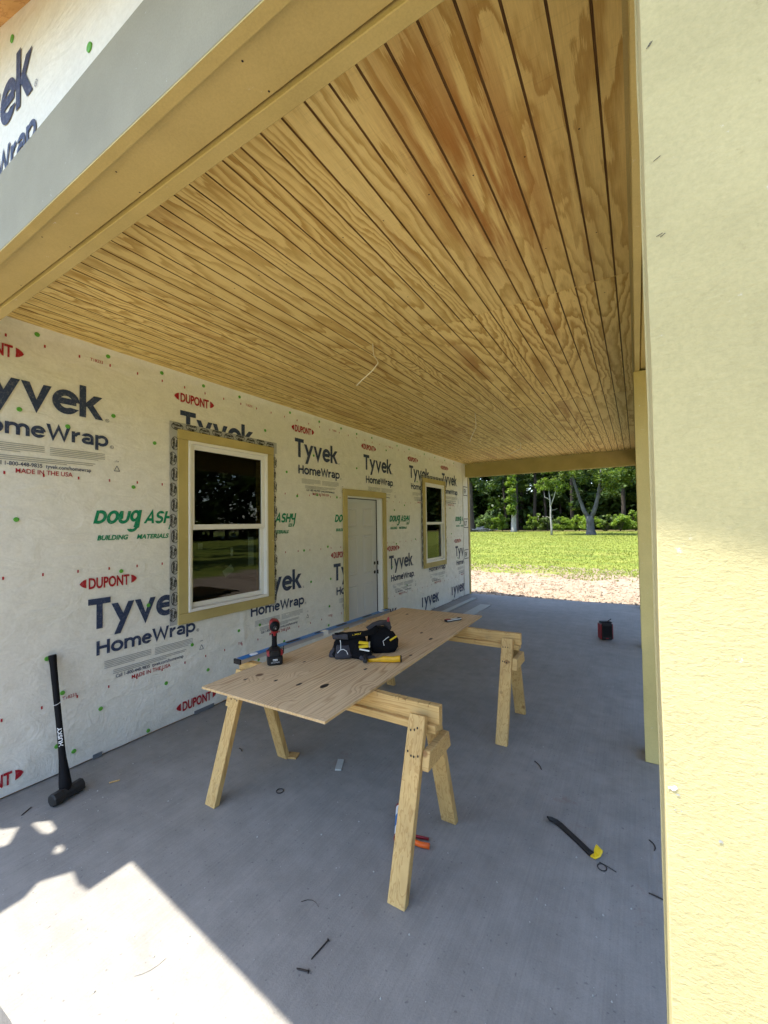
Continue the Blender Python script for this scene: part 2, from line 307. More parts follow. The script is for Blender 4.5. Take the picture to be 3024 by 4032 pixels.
# ------------------------------------------------------------------ mesh helpers
class MB:
    def __init__(s): s.v = []; s.f = []; s.mi = []; s.m = 0
    def add(s, vs, fs, T=None):
        b = len(s.v)
        s.v += [tuple(T @ Vector(v)) if T is not None else tuple(v) for v in vs]
        s.f += [tuple(i + b for i in f) for f in fs]; s.mi += [s.m] * len(fs); return s
    def box(s, x0, x1, y0, y1, z0, z1, T=None):
        return s.add([(x0, y0, z0), (x1, y0, z0), (x1, y1, z0), (x0, y1, z0), (x0, y0, z1), (x1, y0, z1), (x1, y1, z1), (x0, y1, z1)],
                     [(3, 2, 1, 0), (4, 5, 6, 7), (0, 1, 5, 4), (1, 2, 6, 5), (2, 3, 7, 6), (3, 0, 4, 7)], T)
    def cbox(s, x0, x1, y0, y1, z0, z1, c, T=None):
        """box with chamfered edges all round (a loft of chamfered rings along z)"""
        def ring(i, z):
            return [(x0 + c + i, y0 + i, z), (x1 - c - i, y0 + i, z), (x1 - i, y0 + c + i, z), (x1 - i, y1 - c - i, z), (x1 - c - i, y1 - i, z), (x0 + c + i, y1 - i, z), (x0 + i, y1 - c - i, z), (x0 + i, y0 + c + i, z)]
        return s.loft([ring(c, z0), ring(0, z0 + c), ring(0, z1 - c), ring(c, z1)], T)
    def loft(s, rings, T=None, cap=True, closed=True):
        n = len(rings[0]); vs = [v for r in rings for v in r]; fs = []
        for i in range(len(rings) - 1):
            for j in range(n if closed else n - 1):
                k = (j + 1) % n; fs.append((i * n + j, i * n + k, (i + 1) * n + k, (i + 1) * n + j))
        if cap: fs.append(tuple(range(n))[::-1]); fs.append(tuple((len(rings) - 1) * n + j for j in range(n)))
        return s.add(vs, fs, T)
    def tube(s, path, r, n=8, T=None, cap=True):
        path = [Vector(p) for p in path]; rr = r if hasattr(r, '__len__') else [r] * len(path); rings = []; prev = None
        for i, p in enumerate(path):
            d = (path[min(i + 1, len(path) - 1)] - path[max(i - 1, 0)]).normalized()
            a = Vector((0, 0, 1)) if abs(d.z) < 0.9 else Vector((1, 0, 0))
            if prev is not None: a = prev
            u = d.cross(a).normalized() if prev is None else (a - d * a.dot(d)).normalized()
            prev = u; v2 = d.cross(u)
            rings.append([tuple(p + (u * math.cos(2 * math.pi * k / n) + v2 * math.sin(2 * math.pi * k / n)) * rr[i]) for k in range(n)])
        return s.loft(rings, T, cap)
    def sq(s, sections, n=20, e=3.0, T=None):
        """loft of superellipses: (cx,cy,z,rx,ry)"""
        rings = []
        for (cx, cy, z, rx, ry) in sections:
            rg = []
            for k in range(n):
                a = 2 * math.pi * k / n; c, q = math.cos(a), math.sin(a)
                rg.append((cx + rx * math.copysign(abs(c) ** (2 / e), c), cy + ry * math.copysign(abs(q) ** (2 / e), q), z))
            rings.append(rg)
        return s.loft(rings, T)
    def poly(s, pts, fn):
        """flat filled polygon, 2-D points through fn"""
        tris = tessellate_polygon([[Vector((p[0], p[1], 0)) for p in pts]])
        return s.add([fn(*p) for p in pts], [tuple(t) for t in tris])

def mesh_obj(name, mb, mats, parent=None, off=None, smooth=False, bevel=0.0):
    me = bpy.data.meshes.new(name)
    o3 = Vector(off) if off is not None else Vector((0, 0, 0))
    me.from_pydata([(v[0] - o3.x, v[1] - o3.y, v[2] - o3.z) for v in mb.v], [], mb.f)
    if not isinstance(mats, (list, tuple)): mats = [mats]
    for m in mats: me.materials.append(MAT[m] if isinstance(m, str) else m)
    if len(mats) > 1: me.polygons.foreach_set('material_index', mb.mi)
    if smooth: me.polygons.foreach_set('use_smooth', [True] * len(me.polygons))
    me.validate(); me.update()
    o = bpy.data.objects.new(name, me); C.objects.link(o)
    if parent is not None: o.parent = parent
    if bevel:
        b = o.modifiers.new('bevel', 'BEVEL'); b.width = bevel; b.segments = 1; b.limit_method = 'ANGLE'
    return o
def tag(o, label=None, cat=None, group=None, kind=None):
    for k, v in (('label', label), ('category', cat), ('group', group), ('kind', kind)):
        if v: o[k] = v
    return o
def empty(name, loc=(0, 0, 0), rz=0.0, label=None, cat=None, group=None, kind=None):
    o = bpy.data.objects.new(name, None); C.objects.link(o); o.empty_display_size = 0.1
    o.location = loc; o.rotation_euler = (0, 0, rz)
    return tag(o, label, cat, group, kind)
def single(name, mb, mats, loc, label, cat, group=None, kind=None, **kw):
    """a thing that is one mesh; mb in world coordinates, origin moved to loc"""
    o = mesh_obj(name, mb, mats, None, loc, **kw); o.location = loc
    return tag(o, label, cat, group, kind)

# lettering from Blender's own built-in font, turned into flat mesh
_tc = {}
def glyphs(body, bold=0.0, shear=0.0):
    key = (body, bold, shear)
    if key in _tc: return _tc[key]
    cu = bpy.data.curves.new('t', 'FONT'); cu.body = body; cu.size = 1.0; cu.offset = bold; cu.shear = shear; cu.resolution_u = 3
    ob = bpy.data.objects.new('t', cu); C.objects.link(ob)
    dg = bpy.context.evaluated_depsgraph_get(); me = bpy.data.meshes.new_from_object(ob.evaluated_get(dg))
    vs = [tuple(v.co) for v in me.vertices]; fs = [tuple(p.vertices) for p in me.polygons]
    bpy.data.objects.remove(ob); bpy.data.curves.remove(cu); bpy.data.meshes.remove(me)
    _tc[key] = (vs, fs); return vs, fs
_cap = [None]
def text(mb, body, x0, base, width, cap, fn, bold=0.0, shear=0.0):
    if _cap[0] is None: _cap[0] = max(v[1] for v in glyphs('H')[0])
    vs, fs = glyphs(body, bold, shear)
    a = min(v[0] for v in vs); b = max(v[0] for v in vs); sx = width / (b - a) if width else cap / _cap[0]; sy = cap / (_cap[0] + bold)
    mb.add([fn(x0 + (v[0] - a) * sx, base + v[1] * sy) for v in vs], fs)

# ================================================================== SETTING
WX = -3.43                       # face of the house wall
Y0, Y1 = 0.57, 9.50              # porch ends
ZC = 3.055                       # ceiling
ZB = 2.75                        # underside of beams

# ground: one sheet to the horizon, finer near the house
g = MB()
def gz(x, y):
    z = -0.20
    if y > 9.6 or x > 0.4: z += 0.05 * (noise.noise(Vector((x * 0.5, y * 0.5, 0))) + 0.6 * noise.noise(Vector((x * 1.9, y * 1.9, 3))))
    return z
xs = [-900, -300, -120, -60, -40, -28] + [-20 + 0.4 * i for i in range(101)] + [26, 40, 70, 140, 300, 900]
ys = [-900, -300, -100, -50, -25, -12] + [-6 + 0.4 * i for i in range(81)] + [30, 40, 55, 75, 110, 180, 400, 900]
nx = len(xs)
g.add([(x, y, gz(x, y) if -20 <= x <= 20.1 and -6 <= y <= 26 else -0.2) for y in ys for x in xs],
      [(j * nx + i, j * nx + i + 1, (j + 1) * nx + i + 1, (j + 1) * nx + i) for j in range(len(ys) - 1) for i in range(nx - 1)])
ground = mesh_obj('ground', g, 'ground', smooth=True); tag(ground, kind='structure')

# slab, top sheet with a slightly ragged far edge
fl = MB()
N = 60
edge_f = [(WX - 0.02 + (0.27 - WX + 0.02) * i / N, 9.52 + 0.115 * (i / N) + 0.012 * noise.noise(Vector((i * 0.7, 2, 0)))) for i in range(N + 1)]
edge_n = [(WX - 0.02 + (0.27 - WX + 0.02) * i / N, 0.575 + 0.008 * noise.noise(Vector((i * 0.9, 5, 0)))) for i in range(N + 1)]
top = [(a, b, 0.0) for a, b in edge_n] + [(a, b, 0.0) for a, b in edge_f]
bot = [(a, b, -0.45) for a, b in edge_n] + [(a, b, -0.45) for a, b in edge_f]
n1 = N + 1; fl.add(top + bot, [(i, i + 1, n1 + i + 1, n1 + i) for i in range(N)]
    + [(2 * n1 + i, 2 * n1 + i + 1, i + 1, i) for i in range(N)] + [(n1 + i, n1 + i + 1, 3 * n1 + i + 1, 3 * n1 + i) for i in range(N)]
    + [(0, n1, 3 * n1, 2 * n1), (N, 2 * n1 + N, 3 * n1 + N, n1 + N)])
slab = mesh_obj('porch_floor', fl, 'concrete'); tag(slab, kind='structure')

# ------------------------------------------------------------------ the house
HO = (WX, 5.0, 0.0)
house = empty('house', HO, 0, 'unfinished house wall wrapped in printed white housewrap along the porch', 'house')
WIN = [(2.150, 3.262), (7.010, 8.070)]
WZ0, WZ1 = 0.835, 2.545
DOOR = (4.534, 5.656, 2.175)
openings = [(a + 0.10, b - 0.10, WZ0 + 0.10, WZ1 - 0.10) for a, b in WIN] + [(DOOR[0] + 0.09, DOOR[1] - 0.09, -1, DOOR[2] - 0.095)]
def wall_d(y, z):
    d = -0.004 * max(0.0, noise.noise(Vector((y * 1.3, z * 1.1, 0.3))) + 0.3)
    if z > 2.96:                                       # loose top edge curls out under the ceiling
        k = (z - 2.96) / 0.095; d += 0.016 * k * k * (1.0 + 0.6 * noise.noise(Vector((y * 2.5, 0, 9))))
    if z < 0.75:                                       # slack folds low on the wall
        k = (0.75 - z) / 0.75
        d += -0.006 * k * abs(noise.noise(Vector((y * 3.1 + z * 2.0, z * 4.5 - y, 1.7)))) * 2
        if y > 5.9: d -= 0.010 * k * abs(noise.noise(Vector((y * 5 + z * 3, z * 6 - y * 2, 4))))
    f = (y - (2.88 + 0.03 * math.sin(z * 7)));          # upright fold under the near window
    if 0.30 < z < 0.82: d += 0.014 * math.exp(-(f / 0.016) ** 2) * min(1, (z - 0.30) / 0.2)
    for (ya, za, yb, zb, h_) in CREASE:
        L2 = (yb - ya) ** 2 + (zb - za) ** 2; t_ = ((y - ya) * (yb - ya) + (z - za) * (zb - za)) / L2
        if -0.05 < t_ < 1.05:
            ds = abs((y - ya) * (zb - za) - (z - za) * (yb - ya)) / math.sqrt(L2)
            if ds < 0.08: d += h_ * math.exp(-(ds / 0.026) ** 2) * max(0.0, 1 - (2 * t_ - 1) ** 4)
    return d
CREASE = [(2.95, 0.62, 2.45, 0.50, 0.007), (2.45, 0.50, 1.95, 0.28, 0.005), (1.15, 0.34, 1.62, 0.22, 0.006), (1.05, 0.62, 1.30, 0.08, 0.005), (3.35, 0.70, 3.95, 0.55, 0.006), (5.75, 0.75, 6.60, 0.40, 0.008), (6.3, 0.62, 7.3, 0.28, 0.008), (7.2, 0.70, 8.3, 0.45, 0.008), (8.2, 0.80, 9.0, 0.35, 0.008), (3.4, 2.95, 4.4, 2.985, 0.006), (1.2, 2.93, 2.1, 2.965, 0.006)]
yy = [0.70 + 0.03 * i for i in range(295)]; zz = [0.012 + 0.03 * i for i in range(102)]
for a, b, c, d in openings: yy += [a, b]; zz += [c, d]
yy = sorted(y for y in set(yy) if 0.70 <= y <= Y1); yy[-1] = Y1; zz = sorted(z for z in set(zz + [ZC - 0.002, ZC + 0.012]) if 0.012 <= z <= ZC + 0.02)
wl = MB(); ny = len(yy)
wl.add([(WX + wall_d(y, z), y, z) for z in zz for y in yy], [])
for j in range(len(zz) - 1):
    for i in range(ny - 1):
        ym = (yy[i] + yy[i + 1]) / 2; zm = (zz[j] + zz[j + 1]) / 2
        if any(a < ym < b and c < zm < d for a, b, c, d in openings): continue
        wl.f.append((j * ny + i, j * ny + i + 1, (j + 1) * ny + i + 1, (j + 1) * ny + i)); wl.mi.append(0)
wall = mesh_obj('wall', wl, 'wrap', house, HO, smooth=True)
# sheathing behind, the other walls and the room seen through the panes
core = MB()
def wall_with_holes(mb, x0, x1):
    ys_ = sorted({0.70, Y1 - 0.02} | {v for o in openings for v in o[:2]})
    for a, b in zip(ys_[:-1], ys_[1:]):
        ym = (a + b) / 2; op = [o for o in openings if o[0] < ym < o[1]]
        if op: o = op[0]; segs = [(0.0, o[2]), (o[3], ZC - 0.0)]
        else: segs = [(0.0, ZC)]
        for z0, z1 in segs:
            if z1 - z0 > 0.02: mb.box(x0, x1, a, b, z0, z1)
wall_with_holes(core, WX - 0.15, WX - 0.022)
mesh_obj('sheathing', core, 'deck', house, HO)
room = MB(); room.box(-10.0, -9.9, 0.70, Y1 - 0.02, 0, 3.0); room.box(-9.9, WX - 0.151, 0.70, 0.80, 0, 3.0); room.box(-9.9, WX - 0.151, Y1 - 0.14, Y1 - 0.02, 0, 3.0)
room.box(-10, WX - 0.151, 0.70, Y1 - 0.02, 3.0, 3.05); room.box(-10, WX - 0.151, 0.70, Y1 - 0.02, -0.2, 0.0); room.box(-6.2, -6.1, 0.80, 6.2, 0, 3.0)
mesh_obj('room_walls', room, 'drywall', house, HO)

TX = WX + 0.0035
def onwall(y, z): return (TX + 0.0 + max(0.0, wall_d(y, z)), y, z)
# stroke letters for the wordmarks (cap height 1): advance, strokes
def arc(cx_, cy_, rx, ry, a0, a1, n=14): return [(cx_ + rx * math.cos(R(a0 + (a1 - a0) * i / n)), cy_ + ry * math.sin(R(a0 + (a1 - a0) * i / n))) for i in range(n + 1)]
XH = 0.76; SW = 0.19; q0 = SW / 2
GL = {
    'T': (0.70, [[(0, 1 - q0), (0.70, 1 - q0)], [(0.35, 1 - SW), (0.35, 0)]]),
    'y': (0.76, [[(0.66, XH), (0.19, -0.30)], [(0.10, XH), (0.375, 0.16)]]),
    'v': (0.76, [[(0.10, XH), (0.38, 0.06), (0.66, XH)]]),
    'e': (0.72, [[(0.14, 0.40), (0.66, 0.40)], arc(0.375, XH / 2, 0.285, XH / 2 - q0 + 0.005, 5, 318, 22)]),
    'k': (0.72, [[(q0, 1.03), (q0, 0)], [(SW + 0.02, 0.36), (0.56, XH)], [(0.27, 0.47), (0.60, 0.0)]]),
    'H': (0.86, [[(q0, 1), (q0, 0)], [(0.86 - q0, 1), (0.86 - q0, 0)], [(SW, 0.53), (0.86 - SW, 0.53)]]),
    'o': (0.84, [arc(0.42, XH / 2, 0.42 - q0, XH / 2 - q0 + 0.01, 0, 360, 28)]),
    'm': (1.20, [[(q0, XH), (q0, 0)], arc(0.36, 0.42, 0.265, XH - 0.42 - q0, 180, 0, 12) + [(0.60 + 0.025, 0)], arc(0.87, 0.42, 0.235, XH - 0.42 - q0, 165, 0, 12) + [(1.105, 0)]]),
    'W': (1.34, [[(0.09, 1), (0.36, 0.08), (0.67, 0.88), (0.98, 0.08), (1.25, 1)]]),
    'r': (0.52, [[(q0, XH), (q0, 0)], arc(0.47, 0.34, 0.30, XH - 0.34 - q0, 165, 85, 8)]),
    'a': (0.76, [arc(0.36, 0.46, 0.275, XH - 0.46 - q0, 150, 0, 10) + [(0.635, 0)], arc(0.36, 0.235, 0.265, 0.14, 60, 330, 16)]),
    'p': (0.84, [[(q0, XH), (q0, -0.30)], arc(0.44, XH / 2, 0.31, XH / 2 - q0 + 0.01, 150, -150, 20)]),
}
GG = {
    'D': (0.80, [[(0.10, 1), (0.10, 0)], [(0.20, 0.90), (0.34, 0.90)] + arc(0.34, 0.5, 0.36, 0.40, 85, -85, 12) + [(0.34, 0.10), (0.20, 0.10)]]),
    'O': (0.84, [arc(0.42, 0.5, 0.32, 0.41, 0, 360, 26)]),
    'U': (0.80, [[(0.10, 1), (0.10, 0.38)] + arc(0.40, 0.38, 0.30, 0.28, 180, 360, 12) + [(0.70, 1)]]),
    'g': (0.80, [arc(0.38, 0.62, 0.27, 0.36, 0, 360, 22), [(0.70, 1.10), (0.70, -0.30)] + arc(0.40, -0.30, 0.30, 0.28, 0, -150, 10)]),
    'A': (0.90, [[(0.08, 0), (0.52, 0.96), (0.80, 0)], [(0.28, 0.30), (0.70, 0.30)]]),
    'S': (0.74, [arc(0.38, 0.72, 0.26, 0.20, 25, 255, 12) + arc(0.36, 0.29, 0.27, 0.21, 80, -155, 14)]),
    'H': (0.82, [[(0.10, 1), (0.10, 0)], [(0.72, 1), (0.72, 0)], [(0.20, 0.5), (0.62, 0.5)]]),
    'Y': (0.80, [[(0.10, 1), (0.10, 0.62)] + arc(0.38, 0.62, 0.28, 0.24, 180, 330, 8), [(0.70, 1.05), (0.70, -0.10)] + arc(0.45, -0.12, 0.25, 0.32, 0, -80, 8)]),
}
def slanted(body, x0, base, width, cap, sw, gap):
    mb = MB(); x = 0; items = []
    for ch in body: items.append((x, GG[ch][1])); x += GG[ch][0] + gap
    sx = width / (x - gap + 0.25); k = 0
    for xo, sts in items:
        for st in sts: stroke(mb, [(px + xo, py) for px, py in st], sw, lambda u, v, d: (0.00012 * d, x0 + (u + 0.25 * v) * sx, base + v * cap), k % 4); k += 1
    return mb
def stroke(mb, pts, wd_, fn, dep):
    n = len(pts); closed = (Vector(pts[0]) - Vector(pts[-1])).length < 1e-6; L_ = []; R_ = []
    for i, p in enumerate(pts):
        p = Vector(p); a = Vector(pts[i - 1]) if i else (Vector(pts[-2]) if closed else None); c = Vector(pts[i + 1]) if i < n - 1 else (Vector(pts[1]) if closed else None)
        d1 = (p - a).normalized() if a is not None else (c - p).normalized(); d2 = (c - p).normalized() if c is not None else d1
        n1 = Vector((-d1.y, d1.x)); n2 = Vector((-d2.y, d2.x)); m = (n1 + n2); m = m / max(0.35, m.length_squared / 2) / 1.0 if m.length > 1e-6 else n1
        if (d1 - d2).length < 1e-6: m = n1
        # diagonal strokes are cut level at the top and foot
        o_ = m * wd_ / 2
        if (i == 0 or i == n - 1) and not closed and abs(d1.x) > 0.15 and abs(d1.y) > 0.5:
            o_ = Vector((-math.copysign(1, d1.y) * wd_ / 2 / abs(d1.y), 0))
        L_.append(p + o_); R_.append(p - o_)
    mb.add([fn(*v, dep) for v in L_] + [fn(*v, dep) for v in R_], [(n + i, n + i + 1, i + 1, i) for i in range(n - 1)])
def wordmark(body, x0, base, width, cap, sw=SW, gap=0.06, fn3=None):
    mb = MB(); x = 0; items = []
    for ch in body:
        adv, sts = GL[ch]; items.append((x, sts)); x += adv + gap
    tot = x - gap; sx = width / tot; k = 0
    for xo, sts in items:
        for st in sts:
            stroke(mb, [(px + xo, py) for px, py in st], sw, (lambda u, v, d: (0.00012 * d, x0 + u * sx, base + v * cap)) if fn3 is None else (lambda u, v, d: fn3(x0 + u * sx, base + v * cap, 0.00012 * d)), k % 4); k += 1
    return mb
LF = lambda y, z: (0.0, y, z)
def words():
    """the words of one print block: (material, mesh builder), left tip of the oval at 0,0"""
    out = []
    mb = MB(); text(mb, 'DUPONT', 0.058, -0.040, 0.284, 0.078, LF, 0.030)
    for sgn, x in ((1, 0.0), (-1, 0.40)):
        mb.poly([(x + sgn * a, b) for a, b in [(0.0, 0.0), (0.010, 0.014), (0.026, 0.026), (0.044, 0.032), (0.042, 0.0), (0.044, -0.032), (0.026, -0.026), (0.010, -0.014)]], LF)
    out.append(('red', mb))
    mb = MB(); text(mb, 'MADE IN THE USA', 0.362, -0.786, 0.318, 0.030, LF, 0.012); out.append(('red', mb))
    out.append(('navy', wordmark('Tyvek', 0.055, -0.342, 0.822, 0.224, 0.195, 0.03)))
    out.append(('navy', wordmark('HomeWrap', 0.112, -0.538, 0.800, 0.105, 0.205, 0.08)))
    mb = MB(); text(mb, 'Call 1-800-448-9835  tyvek.com/homewrap', 0.245, -0.740, 0.552, 0.026, LF, 0.012); out.append(('navy', mb))
    for x, z in ((0.905, -0.336), (0.938, -0.534)):
        mb = MB(); ringp(mb, x, z, 0.013, 0.0025, LF); text(mb, 'R', x - 0.005, z - 0.006, 0.010, 0.012, LF); out.append(('navy', mb))
    mb = MB()
    for a, b in (((0.955, -0.715), (0.975, -0.675)), ((0.975, -0.675), (0.995, -0.715)), ((0.995, -0.715), (0.955, -0.715))): barp(mb, a, b, 0.004, LF)
    out.append(('navy', mb)); mb = MB(); text(mb, 'USA', 0.96, -0.645, 0.03, 0.012, LF); out.append(('navy', mb))
    mb = MB()
    for i in range(5):
        z = -0.596 - 0.0125 * i
        barp(mb, (0.165, z), (0.165 + (0.35 if i < 4 else 0.22), z), 0.0045, LF); barp(mb, (0.545, z), (0.545 + (0.345 if i != 4 else 0.30), z), 0.0045, LF)
    for i in range(3): barp(mb, (0.225, -0.678 - 0.0125 * i), (0.225 + (0.60, 0.585, 0.42)[i], -0.678 - 0.0125 * i), 0.005, LF)
    out.append(('grey_ink', mb))
    return out
def green_words():
    out = [('green', slanted('DOUg', 0.0, 0.0, 0.348, 0.098, 0.24, 0.05)), ('green', slanted('ASHY', 0.368, 0.0, 0.335, 0.102, 0.215, 0.07))]
    mb = MB(); mb.poly([(0.572, -0.052), (0.628, -0.052), (0.640, -0.014), (0.584, -0.014)], LF); out.append(('green', mb))
    mb = MB(); text(mb, 'INC', 0.584, -0.044, 0.044, 0.024, lambda y, z: (0.001, y, z), 0.02, 0.25); out.append(('wrap', mb))
    for w_, x, l in (('BUILDING', 0.025, 0.222), ('MATERIALS', 0.310, 0.268)):
        mb = MB(); text(mb, w_, x, -0.124, l, 0.036, LF, 0.036, 0.25); out.append(('green', mb))
    return out
def barp(mb, a, b, t, fn):
    d = Vector((b[0] - a[0], b[1] - a[1])).normalized(); n = Vector((-d.y, d.x)) * t / 2
    pts = [(a[0] + n.x, a[1] + n.y), (a[0] - n.x, a[1] - n.y), (b[0] - n.x, b[1] - n.y), (b[0] + n.x, b[1] + n.y)]
    mb.add([fn(*p) for p in pts], [(0, 1, 2, 3)])
def ringp(mb, cx, cy, r, t, fn, ry=None, n=16):
    ry = ry or r
    vs = [fn(cx + (r - q) * math.cos(2 * math.pi * k / n), cy + (ry - q) * math.sin(2 * math.pi * k / n)) for q in (0, t) for k in range(n)]
    mb.add(vs, [(k, (k + 1) % n, n + (k + 1) % n, n + k) for k in range(n)])
def clip(mb, ylo=None, yhi=None, zlo=None, zhi=None, hole=None):
    me = bpy.data.meshes.new('c'); me.from_pydata(mb.v, [], mb.f); bm = bmesh.new(); bm.from_mesh(me); bpy.data.meshes.remove(me)
    for ax, val, sg in ((1, ylo, -1), (1, yhi, 1), (2, zlo, -1), (2, zhi, 1)):
        if val is None: continue
        co = [0, 0, 0]; no = [0, 0, 0]; co[ax] = val; no[ax] = sg
        bmesh.ops.bisect_plane(bm, geom=bm.verts[:] + bm.edges[:] + bm.faces[:], plane_co=co, plane_no=no, clear_outer=True)
    if hole:
        for ax, val in ((1, hole[0]), (1, hole[1]), (2, hole[2]), (2, hole[3])):
            co = [0, 0, 0]; no = [0, 0, 0]; co[ax] = val; no[ax] = 1
            bmesh.ops.bisect_plane(bm, geom=bm.verts[:] + bm.edges[:] + bm.faces[:], plane_co=co, plane_no=no)
        kill = [f for f in bm.faces if hole[0] < f.calc_center_median().y < hole[1] and hole[2] < f.calc_center_median().z < hole[3]]
        bmesh.ops.delete(bm, geom=kill, context='FACES')
        lone = [v for v in bm.verts if not v.link_faces]; bmesh.ops.delete(bm, geom=lone, context='VERTS')
    bm.verts.index_update(); out = MB(); out.add([tuple(v.co) for v in bm.verts], [tuple(v.index for v in f.verts) for f in bm.faces]); bm.free(); return out
_sh = {}
def stamp(key, mat_, mb, y, z, dx=0.0, yhi=None, zlo=None, zhi=None, ylo=None, clear=True):
    """print one word on the wall; words that run into an opening are cut there, the rest share one mesh"""
    ya = min(v[1] for v in mb.v) + y; yb = max(v[1] for v in mb.v) + y; za = min(v[2] for v in mb.v) + z; zb = max(v[2] for v in mb.v) + z
    cutters = [h for h in openings if ya < h[1] and yb > h[0] and za < h[3] and zb > h[2]] if clear else []
    need = cutters or (yhi is not None and yb > yhi) or (ylo is not None and ya < ylo) or (zlo is not None and za < zlo) or (zhi is not None and zb > zhi)
    if need:
        f = lambda v, o_: None if v is None else v - o_
        mb = clip(mb, f(ylo, y), f(yhi, y), f(zlo, z), f(zhi, z))
        for h in cutters: mb = clip(mb, hole=(h[0] - y, h[1] - y, h[2] - z, h[3] - z))
        if not mb.f: return
        o = mesh_obj('lettering' if mat_ != 'grey_ink' else 'fine_print', mb, mat_, wall)
    elif key in _sh: o = _sh[key].copy(); C.objects.link(o); o.parent = wall
    else: o = _sh[key] = mesh_obj('lettering' if mat_ != 'grey_ink' else 'fine_print', mb, mat_, wall)
    if mat_ == 'grey_ink': o['kind'] = 'stuff'
    o.location = (TX - HO[0] + dx, y - HO[1], z - HO[2]); return o
WD = words(); GW = green_words()
for k in range(6):
    for i, (m, mb) in enumerate(WD): stamp(('w', i), m, mb, 0.682 + 1.4415 * k, 2.840, yhi=9.13)
    for i, (m, mb) in enumerate(WD): stamp(('w', i), m, mb, 1.409 + 1.431 * k, 1.283, yhi=9.13)
    for i, (m, mb) in enumerate(GW): stamp(('g', i), m, mb, 1.496 + 1.432 * k, 1.720, yhi=9.13)
for k in range(3): stamp(('w', 0), 'red', WD[0][1], 0.701 + 1.4395 * k, 0.120)      # lowest row, cut off at the floor
# a separate low strip of wrap beyond the door, its print cut by the lap above
strip = MB(); yr = [5.70 + 0.05 * i for i in range(69)]
strip.add([(WX + 0.006 + 0.5 * wall_d(y, z), y, z) for z in (0.012, 0.08, 0.16, 0.24, 0.315) for y in yr], [(j * 69 + i, j * 69 + i + 1, (j + 1) * 69 + i + 1, (j + 1) * 69 + i) for j in range(4) for i in range(68)])
mesh_obj('wrap_lap', strip, 'wrap', wall, None, smooth=True).location = (-HO[0], -HO[1], 0)
for y in (5.10, 6.80, 8.24):
    for i in (2, 3): stamp(('lap', i), 'navy', WD[i][1], y, 0.475, 0.006, ylo=5.71, zlo=0.014, zhi=0.312, clear=False)
tick = MB()
for z, c in ((2.935, 0), (2.049, 0), (1.379, 0), (0.493, 0)):
    for i in range(42):
        y = 0.988 + 0.2055 * i
        if y < 9.1 and not any(a < y < b and c0 < z < d for a, b, c0, d in openings): tick.add([onwall(y + p, z + q) for p, q in ((-.005, -.010), (.005, -.010), (.005, .010), (-.005, .010))], [(0, 1, 2, 3)])
o = mesh_obj('stud_marks', tick, 'red', wall); o.location = (-HO[0], -HO[1], 0); tag(o, kind='stuff')
code = MB()
text(code, 'T18233', 0, 0, 0.085, 0.022, LF, 0.01)
for y, z in ((1.31, 0.50), (2.79, 0.50), (1.47, 2.93), (2.90, 2.93), (4.33, 2.93), (5.79, 2.93), (4.20, 0.50)): stamp('code', 'red', code, y, z)
# green cap nails
cm = MB(); cm.loft([[(h, 0.0155 * q * math.cos(2 * math.pi * k / 12), 0.0155 * q * math.sin(2 * math.pi * k / 12)) for k in range(12)] for h, q in ((0, 1), (0.003, 0.95), (0.0045, 0.6), (0.003, 0.35))])
cap0 = mesh_obj('cap_nail', cm, 'cap', wall, smooth=False); cf = True
caps = [(1.15, 3.0), (1.59, 3.0), (2.01, 3.0), (2.41, 3.0), (2.82, 3.0), (3.54, 3.0), (1.06, 2.47), (1.63, 2.55), (1.33, 2.41), (1.95, 2.39), (1.78, 2.01), (3.16, 2.72), (3.48, 2.3), (1.69, 1.35), (1.22, 0.81), (1.31, 0.55), (1.55, 0.35), (2.05, 0.37), (2.45, 0.36), (2.29, 0.63), (2.80, 0.64), (3.07, 0.64), (1.9, 0.04), (1.38, 0.12), (1.28, 0.2), (4.06, 3.0), (4.52, 3.0), (4.89, 2.99), (5.29, 3.0), (6.07, 3.0), (4.88, 2.49), (3.65, 2.03), (4.41, 2.05), (4.01, 2.06), (5.95, 1.91), (4.21, 1.4), (3.76, 1.38), (3.88, 0.99), (4.26, 0.98), (4.23, 0.63), (4.21, 0.39), (5.71, 2.87), (7.12, 3.0)]
caps += [(6.5, 3.0), (7.6, 3.0), (8.1, 3.0), (8.6, 3.0), (3.95, 2.55), (6.3, 2.0), (6.7, 1.4), (5.85, 0.98), (6.35, 0.62), (8.4, 1.45), (8.35, 2.0), (6.8, 2.45), (2.6, 0.2), (1.05, 1.75), (3.42, 0.38), (8.75, 0.9), (6.0, 1.35), (1.9, 1.05), (3.05, 0.28)]
for y, z in caps:
    c = cap0 if cf else cap0.copy()
    if not cf: C.objects.link(c); c.parent = wall
    cf = False; c.location = (WX + max(0.0, wall_d(y, z)) + 0.004 - HO[0], y - HO[1], z)
# dark gasket showing below the wrap
for y, wd in ((1.50, 0.06), (2.31, 0.20), (3.6, 0.12)):
    b = MB(); b.box(WX + 0.002, WX + 0.008, y, y + wd, 0.004, 0.035); mesh_obj('sill_gasket', b, 'sill', wall).location = (-HO[0], -HO[1], 0)
